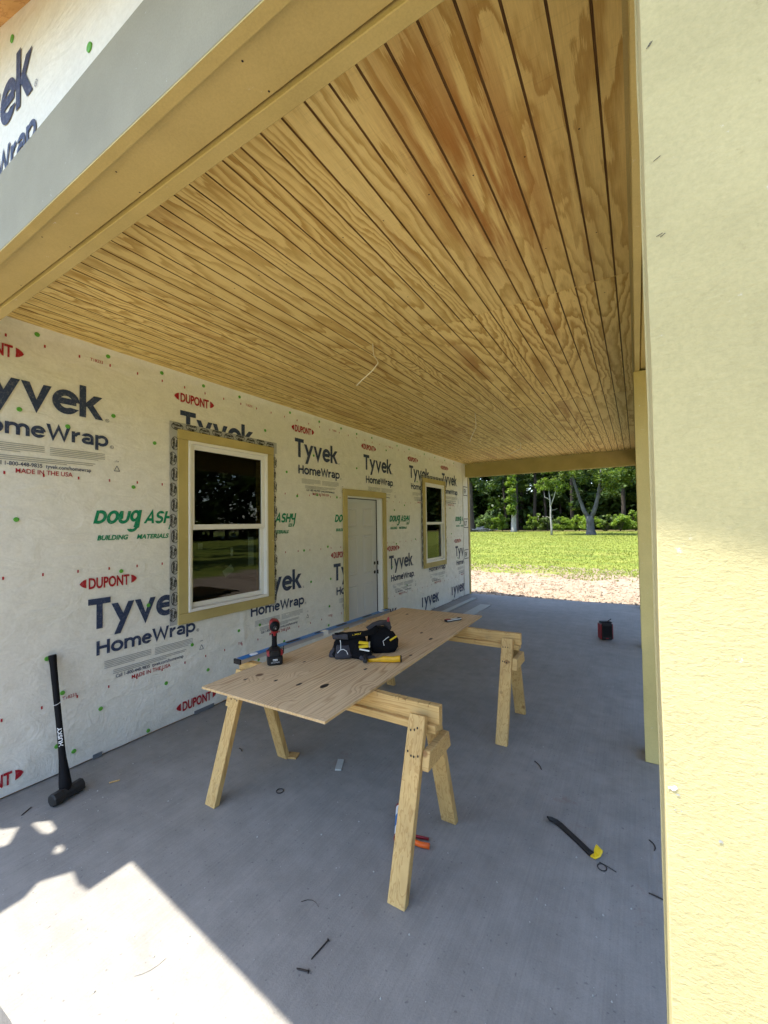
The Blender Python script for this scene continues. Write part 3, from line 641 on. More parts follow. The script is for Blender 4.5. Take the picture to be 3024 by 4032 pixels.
# torn tape strip and framed print at the far corner
st = MB(); st.box(WX + 0.004, WX + 0.007, 9.13, Y1 - 0.045, 0.012, ZC - 0.05); mesh_obj('corner_tape', st, 'wrap', wall).location = (-HO[0], -HO[1], 0)
for z, word, w_ in ((2.37, 'EV', 0.20), (1.62, 'ILT', 0.22), (0.90, 'EV', 0.20)):
    b = MB(); fn = lambda y, zz_: (WX + 0.009, y, zz_)
    y = 9.16; text(b, word, y + 0.04, z, w_ - 0.06, 0.10, fn, 0.03)
    for p, q in (((y, z - 0.05), (y + w_ + .06, z - 0.05)), ((y, z + 0.15), (y + w_ + .06, z + 0.15)), ((y, z - 0.05), (y, z + 0.15))): barp(b, p, q, 0.016, fn)
    mesh_obj('lettering', b, 'black_ink', wall).location = (-HO[0], -HO[1], 0)
ct = MB(); ct.box(WX - 0.01, WX + 0.024, Y1 - 0.04, Y1 + 0.028, 0.0, ZB - 0.003); ct.box(WX - 0.12, WX - 0.0101, Y1 + 0.003, Y1 + 0.028, 0.0, ZB - 0.003)
mesh_obj('corner_board', ct, 'trim', house, HO)

# windows
def window(y0, y1, label):
    z0, z1 = WZ0, WZ1
    root = mesh_obj('window', (lambda b: (b.box(WX - 0.02, WX + 0.034, y0 + 0.092, y0 + 0.118, z0 + 0.092, z1 - 0.086), b.box(WX - 0.02, WX + 0.034, y1 - 0.118, y1 - 0.092, z0 + 0.092, z1 - 0.086),
        b.box(WX - 0.02, WX + 0.034, y0 + 0.118, y1 - 0.118, z0 + 0.092, z0 + 0.120), b.box(WX - 0.02, WX + 0.034, y0 + 0.118, y1 - 0.118, z1 - 0.114, z1 - 0.086)) and b)(MB()), 'vinyl', house, HO, bevel=0.003)
    root['label'] = label
    P = lambda nm, mb, m, **k: mesh_obj(nm, mb, m, root, HO, **k)
    tw = 0.092; th = 0.026
    for nm, a in (('trim_board', (y0, y0 + tw, z0 + tw, z1 - tw + 0.006)), ('trim_board', (y1 - tw, y1, z0 + tw, z1 - tw + 0.006)), ('trim_board', (y0 - 0.001, y1 + 0.001, z1 - tw + 0.008, z1)), ('trim_board', (y0, y1, z0, z0 + tw - 0.002))):
        b = MB(); b.box(WX + 0.004, WX + th + (0.002 if a[3] == z1 else 0), *a); P(nm, b, 'trim', bevel=0.002)
    a, b_ = y0 + 0.118, y1 - 0.118; c, d = z0 + 0.120, z1 - 0.114; m = 1.680
    def frame(x0, x1, ya, yb, za, zb, t, tb=None):
        tb = tb or t; q = MB(); q.box(x0, x1, ya, ya + t, za, zb); q.box(x0, x1, yb - t, yb, za, zb); q.box(x0, x1, ya + t, yb - t, za, za + tb); q.box(x0, x1, ya + t, yb - t, zb - t, zb); return q
    P('sash', frame(WX - 0.015, WX + 0.012, a, b_, m - 0.018, d, 0.044), 'vinyl', bevel=0.003)
    P('sash', frame(WX - 0.045, WX - 0.0155, a, b_, c, m + 0.02, 0.044), 'vinyl', bevel=0.003)
    q = MB(); q.box(WX - 0.004, WX, a + 0.04, b_ - 0.04, m + 0.02, d - 0.04); P('pane', q, 'glass')
    q = MB(); q.box(WX - 0.034, WX - 0.030, a + 0.04, b_ - 0.04, c + 0.04, m - 0.02); P('pane', q, 'glass')
    # flashing tape with its own print
    o0, o1, ot, ob = y0 - 0.070, y1 + 0.050, z1 + 0.062, z0 + 0.005
    for sg in ((o0, y0 + 0.03, ob, z1 + 0.03, 0), (y1 - 0.03, o1 - 0.012, ob - 0.03, z1 - 0.06, 0), (o0 - 0.002, o1 + 0.012, z1 - 0.06, ot, 0.001)):
        q = MB(); nn = 24; L = sg[3] - sg[2] > sg[1] - sg[0]
        pts0 = []; pts1 = []
        for i in range(nn + 1):
            t_ = i / nn
            if L: pts0.append((sg[0] + 0.004 * noise.noise(Vector((i * .8, y0, 1))), sg[2] + (sg[3] - sg[2]) * t_)); pts1.append((sg[1] + 0.004 * noise.noise(Vector((i * .8, y0, 7))), sg[2] + (sg[3] - sg[2]) * t_))
            else: pts0.append((sg[0] + (sg[1] - sg[0]) * t_, sg[2])); pts1.append((sg[0] + (sg[1] - sg[0]) * t_, sg[3] + 0.003 * noise.noise(Vector((i * .8, y0, 3)))))
        xx = WX + 0.005 + sg[4] * 1.2
        q.add([(xx + 0.001, *p) for p in pts0] + [(xx + 0.001, *p) for p in pts1], [(i, i + 1, nn + 2 + i, nn + 1 + i) if not L else (i, nn + 1 + i, nn + 2 + i, i + 1) for i in range(nn)])
        P('flashing_tape', q, 'tape')
        q = MB(); xs_ = xx + 0.003
        if L:
            n_ = int((sg[3] - sg[2]) / 0.135)
            cy_ = (o0 + y0) / 2 if sg[0] == o0 else (y1 + o1 - 0.012) / 2
            for i in range(n_):
                zc_ = sg[2] + 0.09 + 0.135 * i; cyy = cy_ + (0.012 if i % 2 else -0.008)
                fn = lambda u, v: (xs_, cyy - v, zc_ + u)
                ringp(q, 0, 0, 0.060, 0.005, fn, 0.037); text(q, 'Protecto', -0.048, 0.003, 0.096, 0.026, fn, 0.05, 0.2); text(q, 'Wrap', -0.032, -0.028, 0.064, 0.026, fn, 0.05, 0.2)
        else:
            for i in range(int((sg[1] - sg[0]) / 0.135)):
                yc_ = sg[0] + 0.07 + 0.135 * i; zc_ = ot - 0.034 + (0.010 if i % 2 else -0.006)
                fn = lambda u, v: (xs_, yc_ + u, zc_ + v)
                ringp(q, 0, 0, 0.056, 0.005, fn, 0.034); text(q, 'Protecto', -0.045, 0.003, 0.09, 0.025, fn, 0.05, 0.2); text(q, 'Wrap', -0.030, -0.027, 0.060, 0.024, fn, 0.05, 0.2)
        q2 = clip(q, ylo=o0 + 0.001, yhi=o1 + 0.01, zlo=ob - 0.02, zhi=ot - 0.002)
        tag(P('tape_print', q2, 'black_ink'), kind='stuff')
    return root
w1 = window(*WIN[0], 'near double-hung window with white vinyl frame and tan trim')
w2 = window(*WIN[1], 'far double-hung window with white vinyl frame and tan trim')
for (y, z, a, b, rot) in ((2.40, 1.505, 0.05, 0.055, 0), (2.99, 1.42, 0.075, 0.30, 0.0), (2.71, 1.245, 0.12, 0.075, 0.55), (2.75, 1.43, 0.028, 0.09, 0)):
    q = MB(); T = Matrix.Translation((WX - 0.0355, y, z)) @ Matrix.Rotation(rot, 4, 'X'); q.box(-0.0006, 0, -a / 2, a / 2, -b / 2, b / 2, T); mesh_obj('sticker', q, 'paper', w1, HO)

# door
dl = MB(); DX = WX - 0.095; da, db, dt = DOOR[0] + 0.112, DOOR[1] - 0.118, DOOR[2] - 0.112
dl.box(DX - 0.042, DX, da, db, 0.02, dt)
door = mesh_obj('door', dl, 'door', house, HO, bevel=0.002); door['label'] = 'white six-panel door with empty lock holes and tan casing'
jm = MB(); jm.box(WX - 0.15, WX + 0.004, DOOR[0] + 0.0905, DOOR[0] + 0.110, 0, DOOR[2] - 0.096); jm.box(WX - 0.15, WX + 0.004, DOOR[1] - 0.1155, DOOR[1] - 0.0905, 0, DOOR[2] - 0.096)
jm.box(WX - 0.15, WX + 0.004, DOOR[0] + 0.110, DOOR[1] - 0.1155, DOOR[2] - 0.110, DOOR[2] - 0.0955)
mesh_obj('jamb', jm, 'vinyl', door, HO)
ws = MB(); ws.box(DX + 0.002, DX + 0.012, DOOR[1] - 0.124, DOOR[1] - 0.1156, 0.02, dt); ws.box(DX + 0.002, DX + 0.010, da, db, dt - 0.008, dt + 0.002); mesh_obj('weatherstrip', ws, 'dark', door, HO)
sl_ = MB(); sl_.box(WX - 0.14, WX + 0.03, DOOR[0] + 0.1105, DOOR[1] - 0.116, 0.001, 0.019); mesh_obj('threshold', sl_, 'alum', door, HO)
wd = db - da
for zb_, zt_ in ((0.22, 0.80), (0.94, 1.52), (1.64, 1.93)):
    for s_ in (0, 1):
        pa = da + 0.115 + s_ * (wd / 2 - 0.04); pb = pa + wd / 2 - 0.19; q = MB()
        r = [[(DX + h, pa + i, zb_ + i), (DX + h, pb - i, zb_ + i), (DX + h, pb - i, zt_ - i), (DX + h, pa + i, zt_ - i)] for h, i in ((0.001, 0.0), (0.009, 0.010), (0.001, 0.026), (0.008, 0.050))]
        vs = [v for rr in r for v in rr]; q.add(vs, [(4 * i + j, 4 * i + (j + 1) % 4, 4 * i + 4 + (j + 1) % 4, 4 * i + 4 + j) for i in range(3) for j in range(4)] + [(12, 13, 14, 15)])
        mesh_obj('panel', q, 'door', door, HO)
for z in (1.075, 0.935):
    q = MB(); q.loft([[(DX + h, db - 0.062 + 0.026 * math.cos(2 * math.pi * k / 20), z + 0.026 * math.sin(2 * math.pi * k / 20)) for k in range(20)] for h in (0.0, 0.0025)]); mesh_obj('lock_hole', q, 'dark', door, HO)
for z in (1.075, 0.935):
    q = MB(); q.box(DX + 0.004, DX + 0.03, db + 0.002 - 0.004, db + 0.0042, z - 0.03, z + 0.03); mesh_obj('strike_plate', q, 'steel', door, HO)
for a in ((DOOR[0], DOOR[0] + 0.089, 0.002, DOOR[2] - 0.092), (DOOR[1] - 0.089, DOOR[1], 0.002, DOOR[2] - 0.092), (DOOR[0] - 0.001, DOOR[1] + 0.001, DOOR[2] - 0.090, DOOR[2])):
    q = MB(); q.box(WX + 0.004, WX + 0.028 + (0.002 if a[3] == DOOR[2] else 0), *a); mesh_obj('casing', q, 'trim', door, HO, bevel=0.002)

# ------------------------------------------------------------------ ceiling of grooved plywood panels
ceil = empty('ceiling', (0, 0, ZC), 0, kind='structure')
PITCH = 0.1016; gx = [-0.067 - PITCH * k for k in range(40)]
def ceil_panel(xa, xb, ya, yb, k):
    """panel from xa (right) to xb (left)"""
    prof = [(xa, 0.0)]; mi = []
    dz = random.uniform(-0.001, 0.001)
    for q in gx:
        if xb + 0.012 < q < xa - 0.012:
            for dx_, h in ((0.0042, 0.0), (0.0032, 0.0050), (0.0017, 0.0055), (0.0008, 0.0026), (-0.0008, 0.0026), (-0.0017, 0.0055), (-0.0032, 0.0050), (-0.0042, 0.0)): prof.append((q + dx_, h))
    prof.append((xb, 0.0))
    mb = MB(); n = len(prof)
    cx_, cy_ = (xa + xb) / 2, (ya + yb) / 2
    mb.add([(p[0] - cx_, y - cy_, p[1] + dz) for y in (ya, yb) for p in prof], [(i, i + 1, n + i + 1, n + i) for i in range(n - 1)])
    mb.mi = [1 if not (abs(prof[i][1]) < 1e-6 and abs(prof[i + 1][1]) < 1e-6) else 0 for i in range(n - 1)]
    mb.add([(xa - cx_, ya - cy_, 0.014), (xb - cx_, ya - cy_, 0.014), (xb - cx_, yb - cy_, 0.014), (xa - cx_, yb - cy_, 0.014), (xa - cx_, ya - cy_, dz), (xb - cx_, ya - cy_, dz), (xb - cx_, yb - cy_, dz), (xa - cx_, yb - cy_, dz)],
           [(0, 1, 2, 3), (4, 5, 1, 0), (6, 7, 3, 2), (5, 6, 2, 1), (7, 4, 0, 3)])
    o = mesh_obj('panel', mb, ['ceiling', 'groove'], ceil); o.location = (cx_, cy_, 0.0); return o
ysm = [0.765, 2.632, 5.050, 7.480, 9.30]; xsm = [0.012, -1.235, -2.454, WX - 0.01]
for j in range(4):
    for i in range(3): ceil_panel(xsm[i], xsm[i + 1] + 0.0015, ysm[j] + 0.001, ysm[j + 1] - 0.001, i + 3 * j)
nb = MB()
for y in [0.95 + 0.61 * k for k in range(14)]:
    for i in range(16):
        x = -0.12 - 0.2032 * i + random.uniform(-.03, .03); yk = y + random.uniform(-0.02, 0.02)
        nb.add([(x + 0.0035 * math.cos(a), yk + 0.0035 * math.sin(a), -0.0025) for a in [k * math.pi / 3 for k in range(6)]], [(5, 4, 3, 2, 1, 0)])
tag(mesh_obj('nail_heads', nb, 'nail', ceil), kind='stuff')

# ------------------------------------------------------------------ beams
def beam(name, x0, x1, y0, y1, along, label, face='trim'):
    """boxed beam: two faces of trim board, soffit between set up a little"""
    c = ((x0 + x1) / 2, (y0 + y1) / 2, ZB); root = empty(name, c, 0, label, 'beam', 'boxed beams round the porch')
    t = 0.030; zt = ZC - 0.002
    if along == 'x':
        parts = [('face_board', (x0, x1, y0, y0 + t, ZB, zt)), ('face_board', (x0, x1, y1 - t - 0.012, y1, ZB + 0.004, zt)), ('soffit_board', (x0, x1, y0 + t + 0.001, y1 - t - 0.017, ZB + 0.016, ZB + 0.034))]
        core_ = (x0, x1, y0 + t + 0.002, y1 - t - 0.014, ZB + 0.036, zt)
    else:
        parts = [('face_board', (x0, x0 + t, y0, y1, ZB, zt)), ('face_board', (x1 - t, x1, y0, y1, ZB, zt)), ('soffit_board', (x0 + t + 0.006, x1 - t - 0.002, y0, y1, ZB + 0.016, ZB + 0.034))]
        core_ = (x0 + t + 0.002, x1 - t - 0.002, y0, y1, ZB + 0.036, zt)
    for nm, a in parts:
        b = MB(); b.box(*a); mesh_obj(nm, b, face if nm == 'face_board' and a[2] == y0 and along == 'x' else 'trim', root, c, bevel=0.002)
    b = MB(); b.box(*core_); mesh_obj('beam_core', b, 'lumber', root, c)
    return root, c
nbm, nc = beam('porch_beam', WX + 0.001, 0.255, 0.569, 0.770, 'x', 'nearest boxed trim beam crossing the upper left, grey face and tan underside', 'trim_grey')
b = MB(); b.box(WX + 0.001, 0.255, 0.5695, 0.5985, ZB - 0.0045, ZB - 0.0005); mesh_obj('edge_strip', b, 'trim', nbm, nc)
beam('porch_beam', WX + 0.001, 0.010, 9.305, 9.505, 'x', 'far boxed trim beam across the opening to the lawn')
rbm, rbc = beam('porch_beam', 0.014, 0.245, 0.772, 9.505, 'y', 'long boxed trim beam above the row of posts on the right')
b = MB(); b.box(0.0018, 0.0138, 0.773, 9.302, ZC - 0.042, ZC - 0.003); mesh_obj('ceiling_strip', b, 'trim', rbm, rbc)
nl = MB()
for i in range(6):
    for yk in (0.632, 0.712):
        x = -0.25 - 0.52 * i + random.uniform(-.05, .05); nl.add([(x + 0.003 * math.cos(a), yk + 0.003 * math.sin(a), ZB + 0.0155) for a in [k * math.pi / 3 for k in range(6)]], [(5, 4, 3, 2, 1, 0)])
tag(mesh_obj('nail_heads', nl, 'nail', nbm, nc), kind='stuff')

# ------------------------------------------------------------------ posts
def post(x0, x1, y0, y1, label, m='trim', t=0.020):
    c = ((x0 + x1) / 2, (y0 + y1) / 2, 0); root = empty('porch_post', c, 0, label, 'post', 'trim-wrapped porch posts')
    for a in ((x0, x1, y0, y0 + t), (x0, x1, y1 - t, y1), (x0 + 0.002, x0 + t + 0.001, y0 + t + 0.0008, y1 - t - 0.0008), (x1 - t - 0.001, x1 - 0.002, y0 + t + 0.0008, y1 - t - 0.0008)):
        b = MB(); n = 40
        if a[1] - a[0] > t + 0.02:   # wide boards get a slightly chipped edge
            rings = []
            for i in range(n + 1):
                z = 0.004 + (ZB - 0.006) * i / n; e = 0.0012 * noise.noise(Vector((z * 9, a[0], a[2]))) ; e2 = 0.0012 * noise.noise(Vector((z * 9, a[1], a[3] + 5)))
                rings.append([(a[0] + e, a[2], z), (a[1] + e2, a[2], z), (a[1] + e2, a[3], z), (a[0] + e, a[3], z)])
            b.loft(rings)
        else: b.box(*a, 0.004, ZB - 0.002)
        mesh_obj('wrap_board', b, m, root, c, bevel=0.0008)
    b = MB(); b.box(x0 + t + 0.003, x1 - t - 0.003, y0 + t + 0.002, y1 - t - 0.002, 0.0, ZB); mesh_obj('core', b, 'lumber', root, c)
    return root, c
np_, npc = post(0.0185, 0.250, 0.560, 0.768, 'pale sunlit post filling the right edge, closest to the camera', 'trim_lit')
post(0.006, 0.235, 3.445, 3.650, 'tan post standing just behind the big pale post')
post(0.006, 0.235, 6.420, 6.625, 'third post along, thin sliver beyond the tan post')
post(0.006, 0.235, 9.300, 9.500, 'last corner post beside the lawn opening')
# scuffs chipped through the primer of the nearest post, and a carpenter's pencil marks
for x, z, s_ in ((0.0262, 1.395, 0.0050), (0.0305, 1.389, 0.0022), (0.0655, 1.352, 0.0026), (0.0275, 1.372, 0.0014), (0.0330, 1.372, 0.0014)):
    b = MB(); b.poly([(x + s_ * (0.35 + 0.9 * random.random()) * math.cos(a), z + 0.7 * s_ * (0.35 + 0.9 * random.random()) * math.sin(a)) for a in [k * 2 * math.pi / 14 for k in range(14)]], lambda u, v: (u, 0.5593, v))
    mesh_obj('chip', b, 'paper' if s_ > 0.003 else 'fibre', np_, npc)
for x, z, dx_, dz_ in ((0.024, 2.235, 0.0045, 0.006), (0.026, 2.236, 0.0040, 0.005), (0.027, 2.10, 0.007, 0.0035), (0.0275, 2.012, 0.006, 0.0022), (0.031, 2.010, 0.005, 0.003)):
    b = MB(); barp(b, (x, z), (x + dx_, z + dz_), 0.0007, lambda u, v: (u, 0.5592, v)); mesh_obj('pencil_mark', b, 'steel', np_, npc)

# ------------------------------------------------------------------ roof and gable over the porch
SL = 0.32
def rz(x): return 3.065 - SL * x
GO = (-1.6, 0.6, ZC)
gable = empty('gable', GO, 0, 'housewrapped gable end above the nearest beam', 'wall')
b = MB(); b.add([(WX, 0.605, ZC - 0.05), (0.25, 0.605, ZC - 0.05), (0.25, 0.605, rz(0.25)), (WX, 0.605, rz(WX)), (WX, 0.63, ZC - 0.05), (0.25, 0.63, ZC - 0.05), (0.25, 0.63, rz(0.25)), (WX, 0.63, rz(WX))],
                [(0, 1, 2, 3), (7, 6, 5, 4), (0, 4, 5, 1), (1, 5, 6, 2), (2, 6, 7, 3), (3, 7, 4, 0)])
gw = mesh_obj('wall', b, 'wrap', gable, GO)
def ong(x, z): return (x, 0.602, z)
ong3 = lambda x, z, d: (x, 0.602 - d, z)
for b in (wordmark('Tyvek', -2.675, 3.305, 0.822, 0.224, 0.195, 0.03, ong3), wordmark('HomeWrap', -2.62, 3.109, 0.80, 0.105, 0.205, 0.08, ong3), wordmark('Tyvek', -1.235, 3.305, 0.822, 0.224, 0.195, 0.03, ong3)):
    mesh_obj('lettering', clip(b, zlo=ZC + 0.001), 'navy', gw, GO)
b = MB(); ringp(b, -1.825, 3.312, 0.013, 0.0025, ong); text(b, 'R', -1.830, 3.306, 0.010, 0.012, ong); mesh_obj('lettering', b, 'navy', gw, GO)
for x, z in ((-1.423, 3.193), (-2.06, 3.629), (-1.0, 3.30), (-2.9, 3.5)):
    b = MB(); b.loft([[(x + 0.0155 * q * math.cos(2 * math.pi * k / 12), 0.604 - h, z + 0.0155 * q * math.sin(2 * math.pi * k / 12)) for k in range(12)] for h, q in ((0, 1), (0.003, 0.95), (0.0045, 0.5))][::-1]); mesh_obj('cap_nail', b, 'cap', gw, GO)
# roof: decking, shingles, rafters; the far side of the ridge too
RO = (-3.0, 5.0, 4.0)
roof = empty('roof', RO, 0, 'shingled lean-to roof over the porch with bare pine decking underneath', 'roof')
RY0, RY1 = 0.215, 9.86
def slabroof(mb, xa, xb, ya, yb, lo, hi):
    mb.add([(xa, ya, rz(xa) + lo), (xb, ya, rz(xb) + lo), (xb, yb, rz(xb) + lo), (xa, yb, rz(xa) + lo), (xa, ya, rz(xa) + hi), (xb, ya, rz(xb) + hi), (xb, yb, rz(xb) + hi), (xa, yb, rz(xa) + hi)],
           [(3, 2, 1, 0), (4, 5, 6, 7), (0, 1, 5, 4), (1, 2, 6, 5), (2, 3, 7, 6), (3, 0, 4, 7)])
b = MB(); slabroof(b, -7.2, 0.70, RY0 + 0.02, RY1 - 0.02, 0.0, 0.02); mesh_obj('decking', b, 'deck', roof, RO)
b = MB(); slabroof(b, -7.2, 0.72, RY0 + 0.0, RY1, 0.022, 0.032); mesh_obj('shingles', b, 'shingle', roof, RO)
for y in [RY0 + 0.03 + 0.61 * k for k in range(16)]:
    if y < 0.5 or y > 9.6 or True:
        b = MB(); slabroof(b, -7.1, -0.75 if 0.62 < y < 9.55 else 0.66, y, y + 0.038, -0.14 if 0.62 < y < 9.55 else -0.09, -0.001) if y > 0.8 or y < 0.3 else None
        if b.v: mesh_obj('rafter', b, 'deck', roof, RO)
b = MB(); b.add([(-7.2, RY0, rz(-7.2)), (-7.2, RY1, rz(-7.2)), (-12.5, RY1, rz(-7.2) - 1.7), (-12.5, RY0, rz(-7.2) - 1.7)], [(0, 1, 2, 3)]); mesh_obj('back_slope', b, 'shingle', roof, RO)
# house front wall left of the porch and an unseen sheet added at the overhang, cut to throw the broken shade on the slab
def unsun(fx, fy):
    z = (3.065 - SL * fx) / (1 - SL * SUN.x); return (fx - SUN.x * z, fy - SUN.y * z)
outer = [unsun(*p) for p in [(-2.229, 1.20), (-2.229, 0.956), (-2.29, 0.954), (-2.301, 0.948), (-2.415, 0.971), (-2.489, 0.86), (-2.439, 0.789), (-2.439, 0.705), (-2.40, 0.20), (-4.3, 0.10), (-4.3, 1.20)]]
holes = [[unsun(*p) for p in h] for h in ([(-3.20, 0.86), (-3.086, 0.889), (-3.039, 0.932), (-2.953, 0.874), (-2.966, 0.854), (-3.05, 0.80)], [(-2.978, 1.012), (-2.981, 1.024), (-2.935, 1.059), (-2.852, 1.049), (-2.844, 1.027), (-2.874, 1.012)], [(-2.672, 1.001), (-2.662, 1.014), (-2.625, 1.010), (-2.615, 0.996), (-2.641, 0.980)])]
holes = [[(sum(p[0] for p in h) / len(h) + 1.35 * (q[0] - sum(p[0] for p in h) / len(h)), sum(p[1] for p in h) / len(h) + 1.35 * (q[1] - sum(p[1] for p in h) / len(h))) for q in h] for h in holes]
tri = tessellate_polygon([[Vector((*p, 0)) for p in l] for l in [outer] + holes]); fv = [p for l in [outer] + holes for p in l]
b = MB(); b.add([(x, y, rz(x) - 0.004) for x, y in fv], [tuple(t) for t in tri]); ov = mesh_obj('shade_sheet', b, 'shingle', roof, RO)
sm_ = ov.modifiers.new('thick', 'SOLIDIFY'); sm_.thickness = 0.004

# ================================================================== OBJECTS
# ------------------------------------------------------------------ sawhorses
def sawhorse(yc, xa, xb, label, seed):
    """beam from xa to xb (world x), legs splayed in y"""
    rnd = random.Random(seed); cx_ = (xa + xb) / 2
    root = empty('sawhorse', (cx_, yc, 0), 0, label, 'sawhorse', 'two pine sawhorses under the plywood')
    h = (xb - xa) / 2; ZT = 0.777
    # top rail with saw kerfs cut into its upper edge
    kerf = sorted(rnd.uniform(-h + 0.05, h - 0.05) for _ in range(10)) + sorted(rnd.uniform(h - 0.42, h - 0.06) for _ in range(9)); kerf.sort()
    prof = [(-h, ZT)]
    for k in kerf:
        if k - prof[-1][0] < 0.012: continue
        d = rnd.uniform(0.006, 0.022); q = rnd.uniform(-0.002, 0.001); prof += [(k, ZT + q), (k + 0.0005, ZT - d), (k + 0.0030, ZT - d), (k + 0.0035, ZT + q)]
    prof.append((h, ZT)); n = len(prof)
    b = MB(); vs = []
    for y in (-0.019, 0.019): vs += [(x, y, z) for x, z in prof] + [(x, y, ZT - 0.089) for x, z in prof]
    fs = []
    for i in range(n - 1): fs += [(i, i + 1, n + i + 1, n + i)[::-1], (2 * n + i, 2 * n + i + 1, 3 * n + i + 1, 3 * n + i), (i, i + 1, 2 * n + i + 1, 2 * n + i), (n + i, n + i + 1, 3 * n + i + 1, 3 * n + i)[::-1]]
    fs += [(0, n, 3 * n, 2 * n), (n - 1, 2 * n - 1, 4 * n - 1, 3 * n - 1)[::-1]]
    b.add(vs, fs); mesh_obj('top_rail', b, 'lumber_y', root)
    b = MB(); b.box(-h + 0.005, h - 0.012, -0.0445, 0.0445, ZT - 0.128, ZT - 0.0895); mesh_obj('flat_rail', b, 'lumber_y', root, bevel=0.003)
    for sx in (-1, 1):
        xl = sx * (h - 0.045 - 0.045)
        for sy in (-1, 1):
            # leg: 2x4 leaning out; top against the flat rail
            y_t, z_t = sy * 0.047, ZT - 0.045; y_b = sy * 0.300
            q = MB(); t = 0.038; wv = 0.0445
            dy, dz = (y_b - y_t), -(z_t); L = math.hypot(dy, dz); nx_ = Vector((0, -dz / L * 1.0 * 1, dy / L)); nrm = Vector((0, sy * abs(dz) / L, abs(dy) / L)) * t
            ins = [Vector((0, y_t, z_t)), Vector((0, y_b - sy * 0.02, 0.0))]
            rings = []
            # foot is cut level with the floor, top cut square
            top_o = ins[0] + nrm; bot_o = Vector((0, ins[1].y + sy * t * L / abs(dz), 0.0))
            for yv, zv in ((0, 0),):
                pass
            A, B_, D, E_ = ins[0], top_o, bot_o, ins[1]
            vs = [(xl + w_, p.y, p.z) for w_ in (-wv, wv) for p in (A, B_, D, E_)]
            q.add(vs, [(0, 1, 2, 3), (7, 6, 5, 4), (0, 4, 5, 1), (1, 5, 6, 2), (2, 6, 7, 3), (3, 7, 4, 0)] if sy > 0 else [(3, 2, 1, 0), (4, 5, 6, 7), (1, 5, 4, 0), (2, 6, 5, 1), (3, 7, 6, 2), (0, 4, 7, 3)])
            lg = mesh_obj('leg', q, 'lumber', root, bevel=0.003)
            # screw heads driven in the top
            for r_ in range(2):
                for c_ in range(4 if r_ else 3):
                    pz = z_t - 0.05 - 0.105 * r_ + rnd.uniform(-.008, .008); f_ = (z_t - pz) / z_t
                    py = y_t + (y_b - sy * 0.02 - y_t) * f_ + sy * (t * L / abs(dz) + 0.0008)
                    px = xl - 0.026 + 0.018 * c_ + rnd.uniform(-.004, .004)
                    sc_ = MB(); sc_.add([(px + 0.0042 * math.cos(a), py + 0.001 * 0, pz + 0.0065 * math.sin(a)) for a in [k * math.pi / 3 for k in range(6)]], [(0, 1, 2, 3, 4, 5)]); sc_.add([(px + 0.0042 * math.cos(a), py + sy * 0.0012, pz + 0.0065 * math.sin(a)) for a in [k * math.pi / 3 for k in range(6)]], [(0, 1, 2, 3, 4, 5)])
                    mesh_obj('screw_head', sc_, 'nail', lg)
        xo = xl + sx * 0.0455
        b = MB(); x_a, x_b = sorted((xo, xo + sx * 0.038))
        yb_ = 0.118; b.add([(x, y, z) for x in (x_a, x_b) for y, z in ((-yb_ - 0.022, ZT - 0.262), (yb_ + 0.022, ZT - 0.262), (yb_ - 0.002, ZT - 0.176), (-yb_ + 0.002, ZT - 0.176))],
              [(3, 2, 1, 0), (4, 5, 6, 7), (0, 1, 5, 4), (1, 2, 6, 5), (2, 3, 7, 6), (3, 0, 4, 7)])
        mesh_obj('brace', b, 'lumber_y', root, bevel=0.003)
    return root
sawhorse(1.930, -2.335, -0.862, 'nearer pine sawhorse with saw-scarred rail under the plywood', 3)
sawhorse(3.480, -2.335, -0.832, 'farther pine sawhorse under the far end of the plywood', 8)

# ------------------------------------------------------------------ plywood sheet on them
PLY_A = R(1.35)
b = MB(); Lx, Ly = 0.435, 1.212; nplys = 5
ply = empty('plywood_sheet', (-1.703, 2.690, 0.778), PLY_A, 'knotty plywood sheet lying across the two sawhorses as a worktop', 'plywood')
b = MB(); b.cbox(-Lx, Lx, -Ly, Ly, 0.0095, 0.0125, 0.0008); mesh_obj('face_veneer', b, 'table', ply)
for k in range(4):
    b = MB(); e = 0.0006 * (k % 2); b.box(-Lx + e, Lx - e, -Ly + e, Ly - e, 0.0003 + 0.0023 * k, 0.0003 + 0.0023 * (k + 1) - 0.0001); mesh_obj('core_ply', b, 'lumber' if k % 2 else 'table', ply)
ZT = 0.7906
# knots standing as plugs in the face (dark resin eyes)
for (kx, ky, s_) in ((0.03, -0.93, 0.02), (0.17, -0.88, 0.03), (-0.30, -1.02, 0.014), (0.0, -0.40, 0.02), (-0.13, -0.95, 0.014), (0.23, -0.55, 0.016), (-0.2, -0.62, 0.013), (0.32, 0.25, 0.024), (0.18, 0.38, 0.018), (-0.24, 0.95, 0.02), (0.36, -0.18, 0.015)):
    q = MB(); q.poly([(kx + s_ * 0.55 * (0.8 + 0.4 * random.random()) * math.cos(a), ky + s_ * 1.2 * (0.8 + 0.4 * random.random()) * math.sin(a)) for a in [k * 2 * math.pi / 12 for k in range(12)]], lambda u, v: (u, v, 0.01275))
    mesh_obj('knot', q, 'nail', ply)

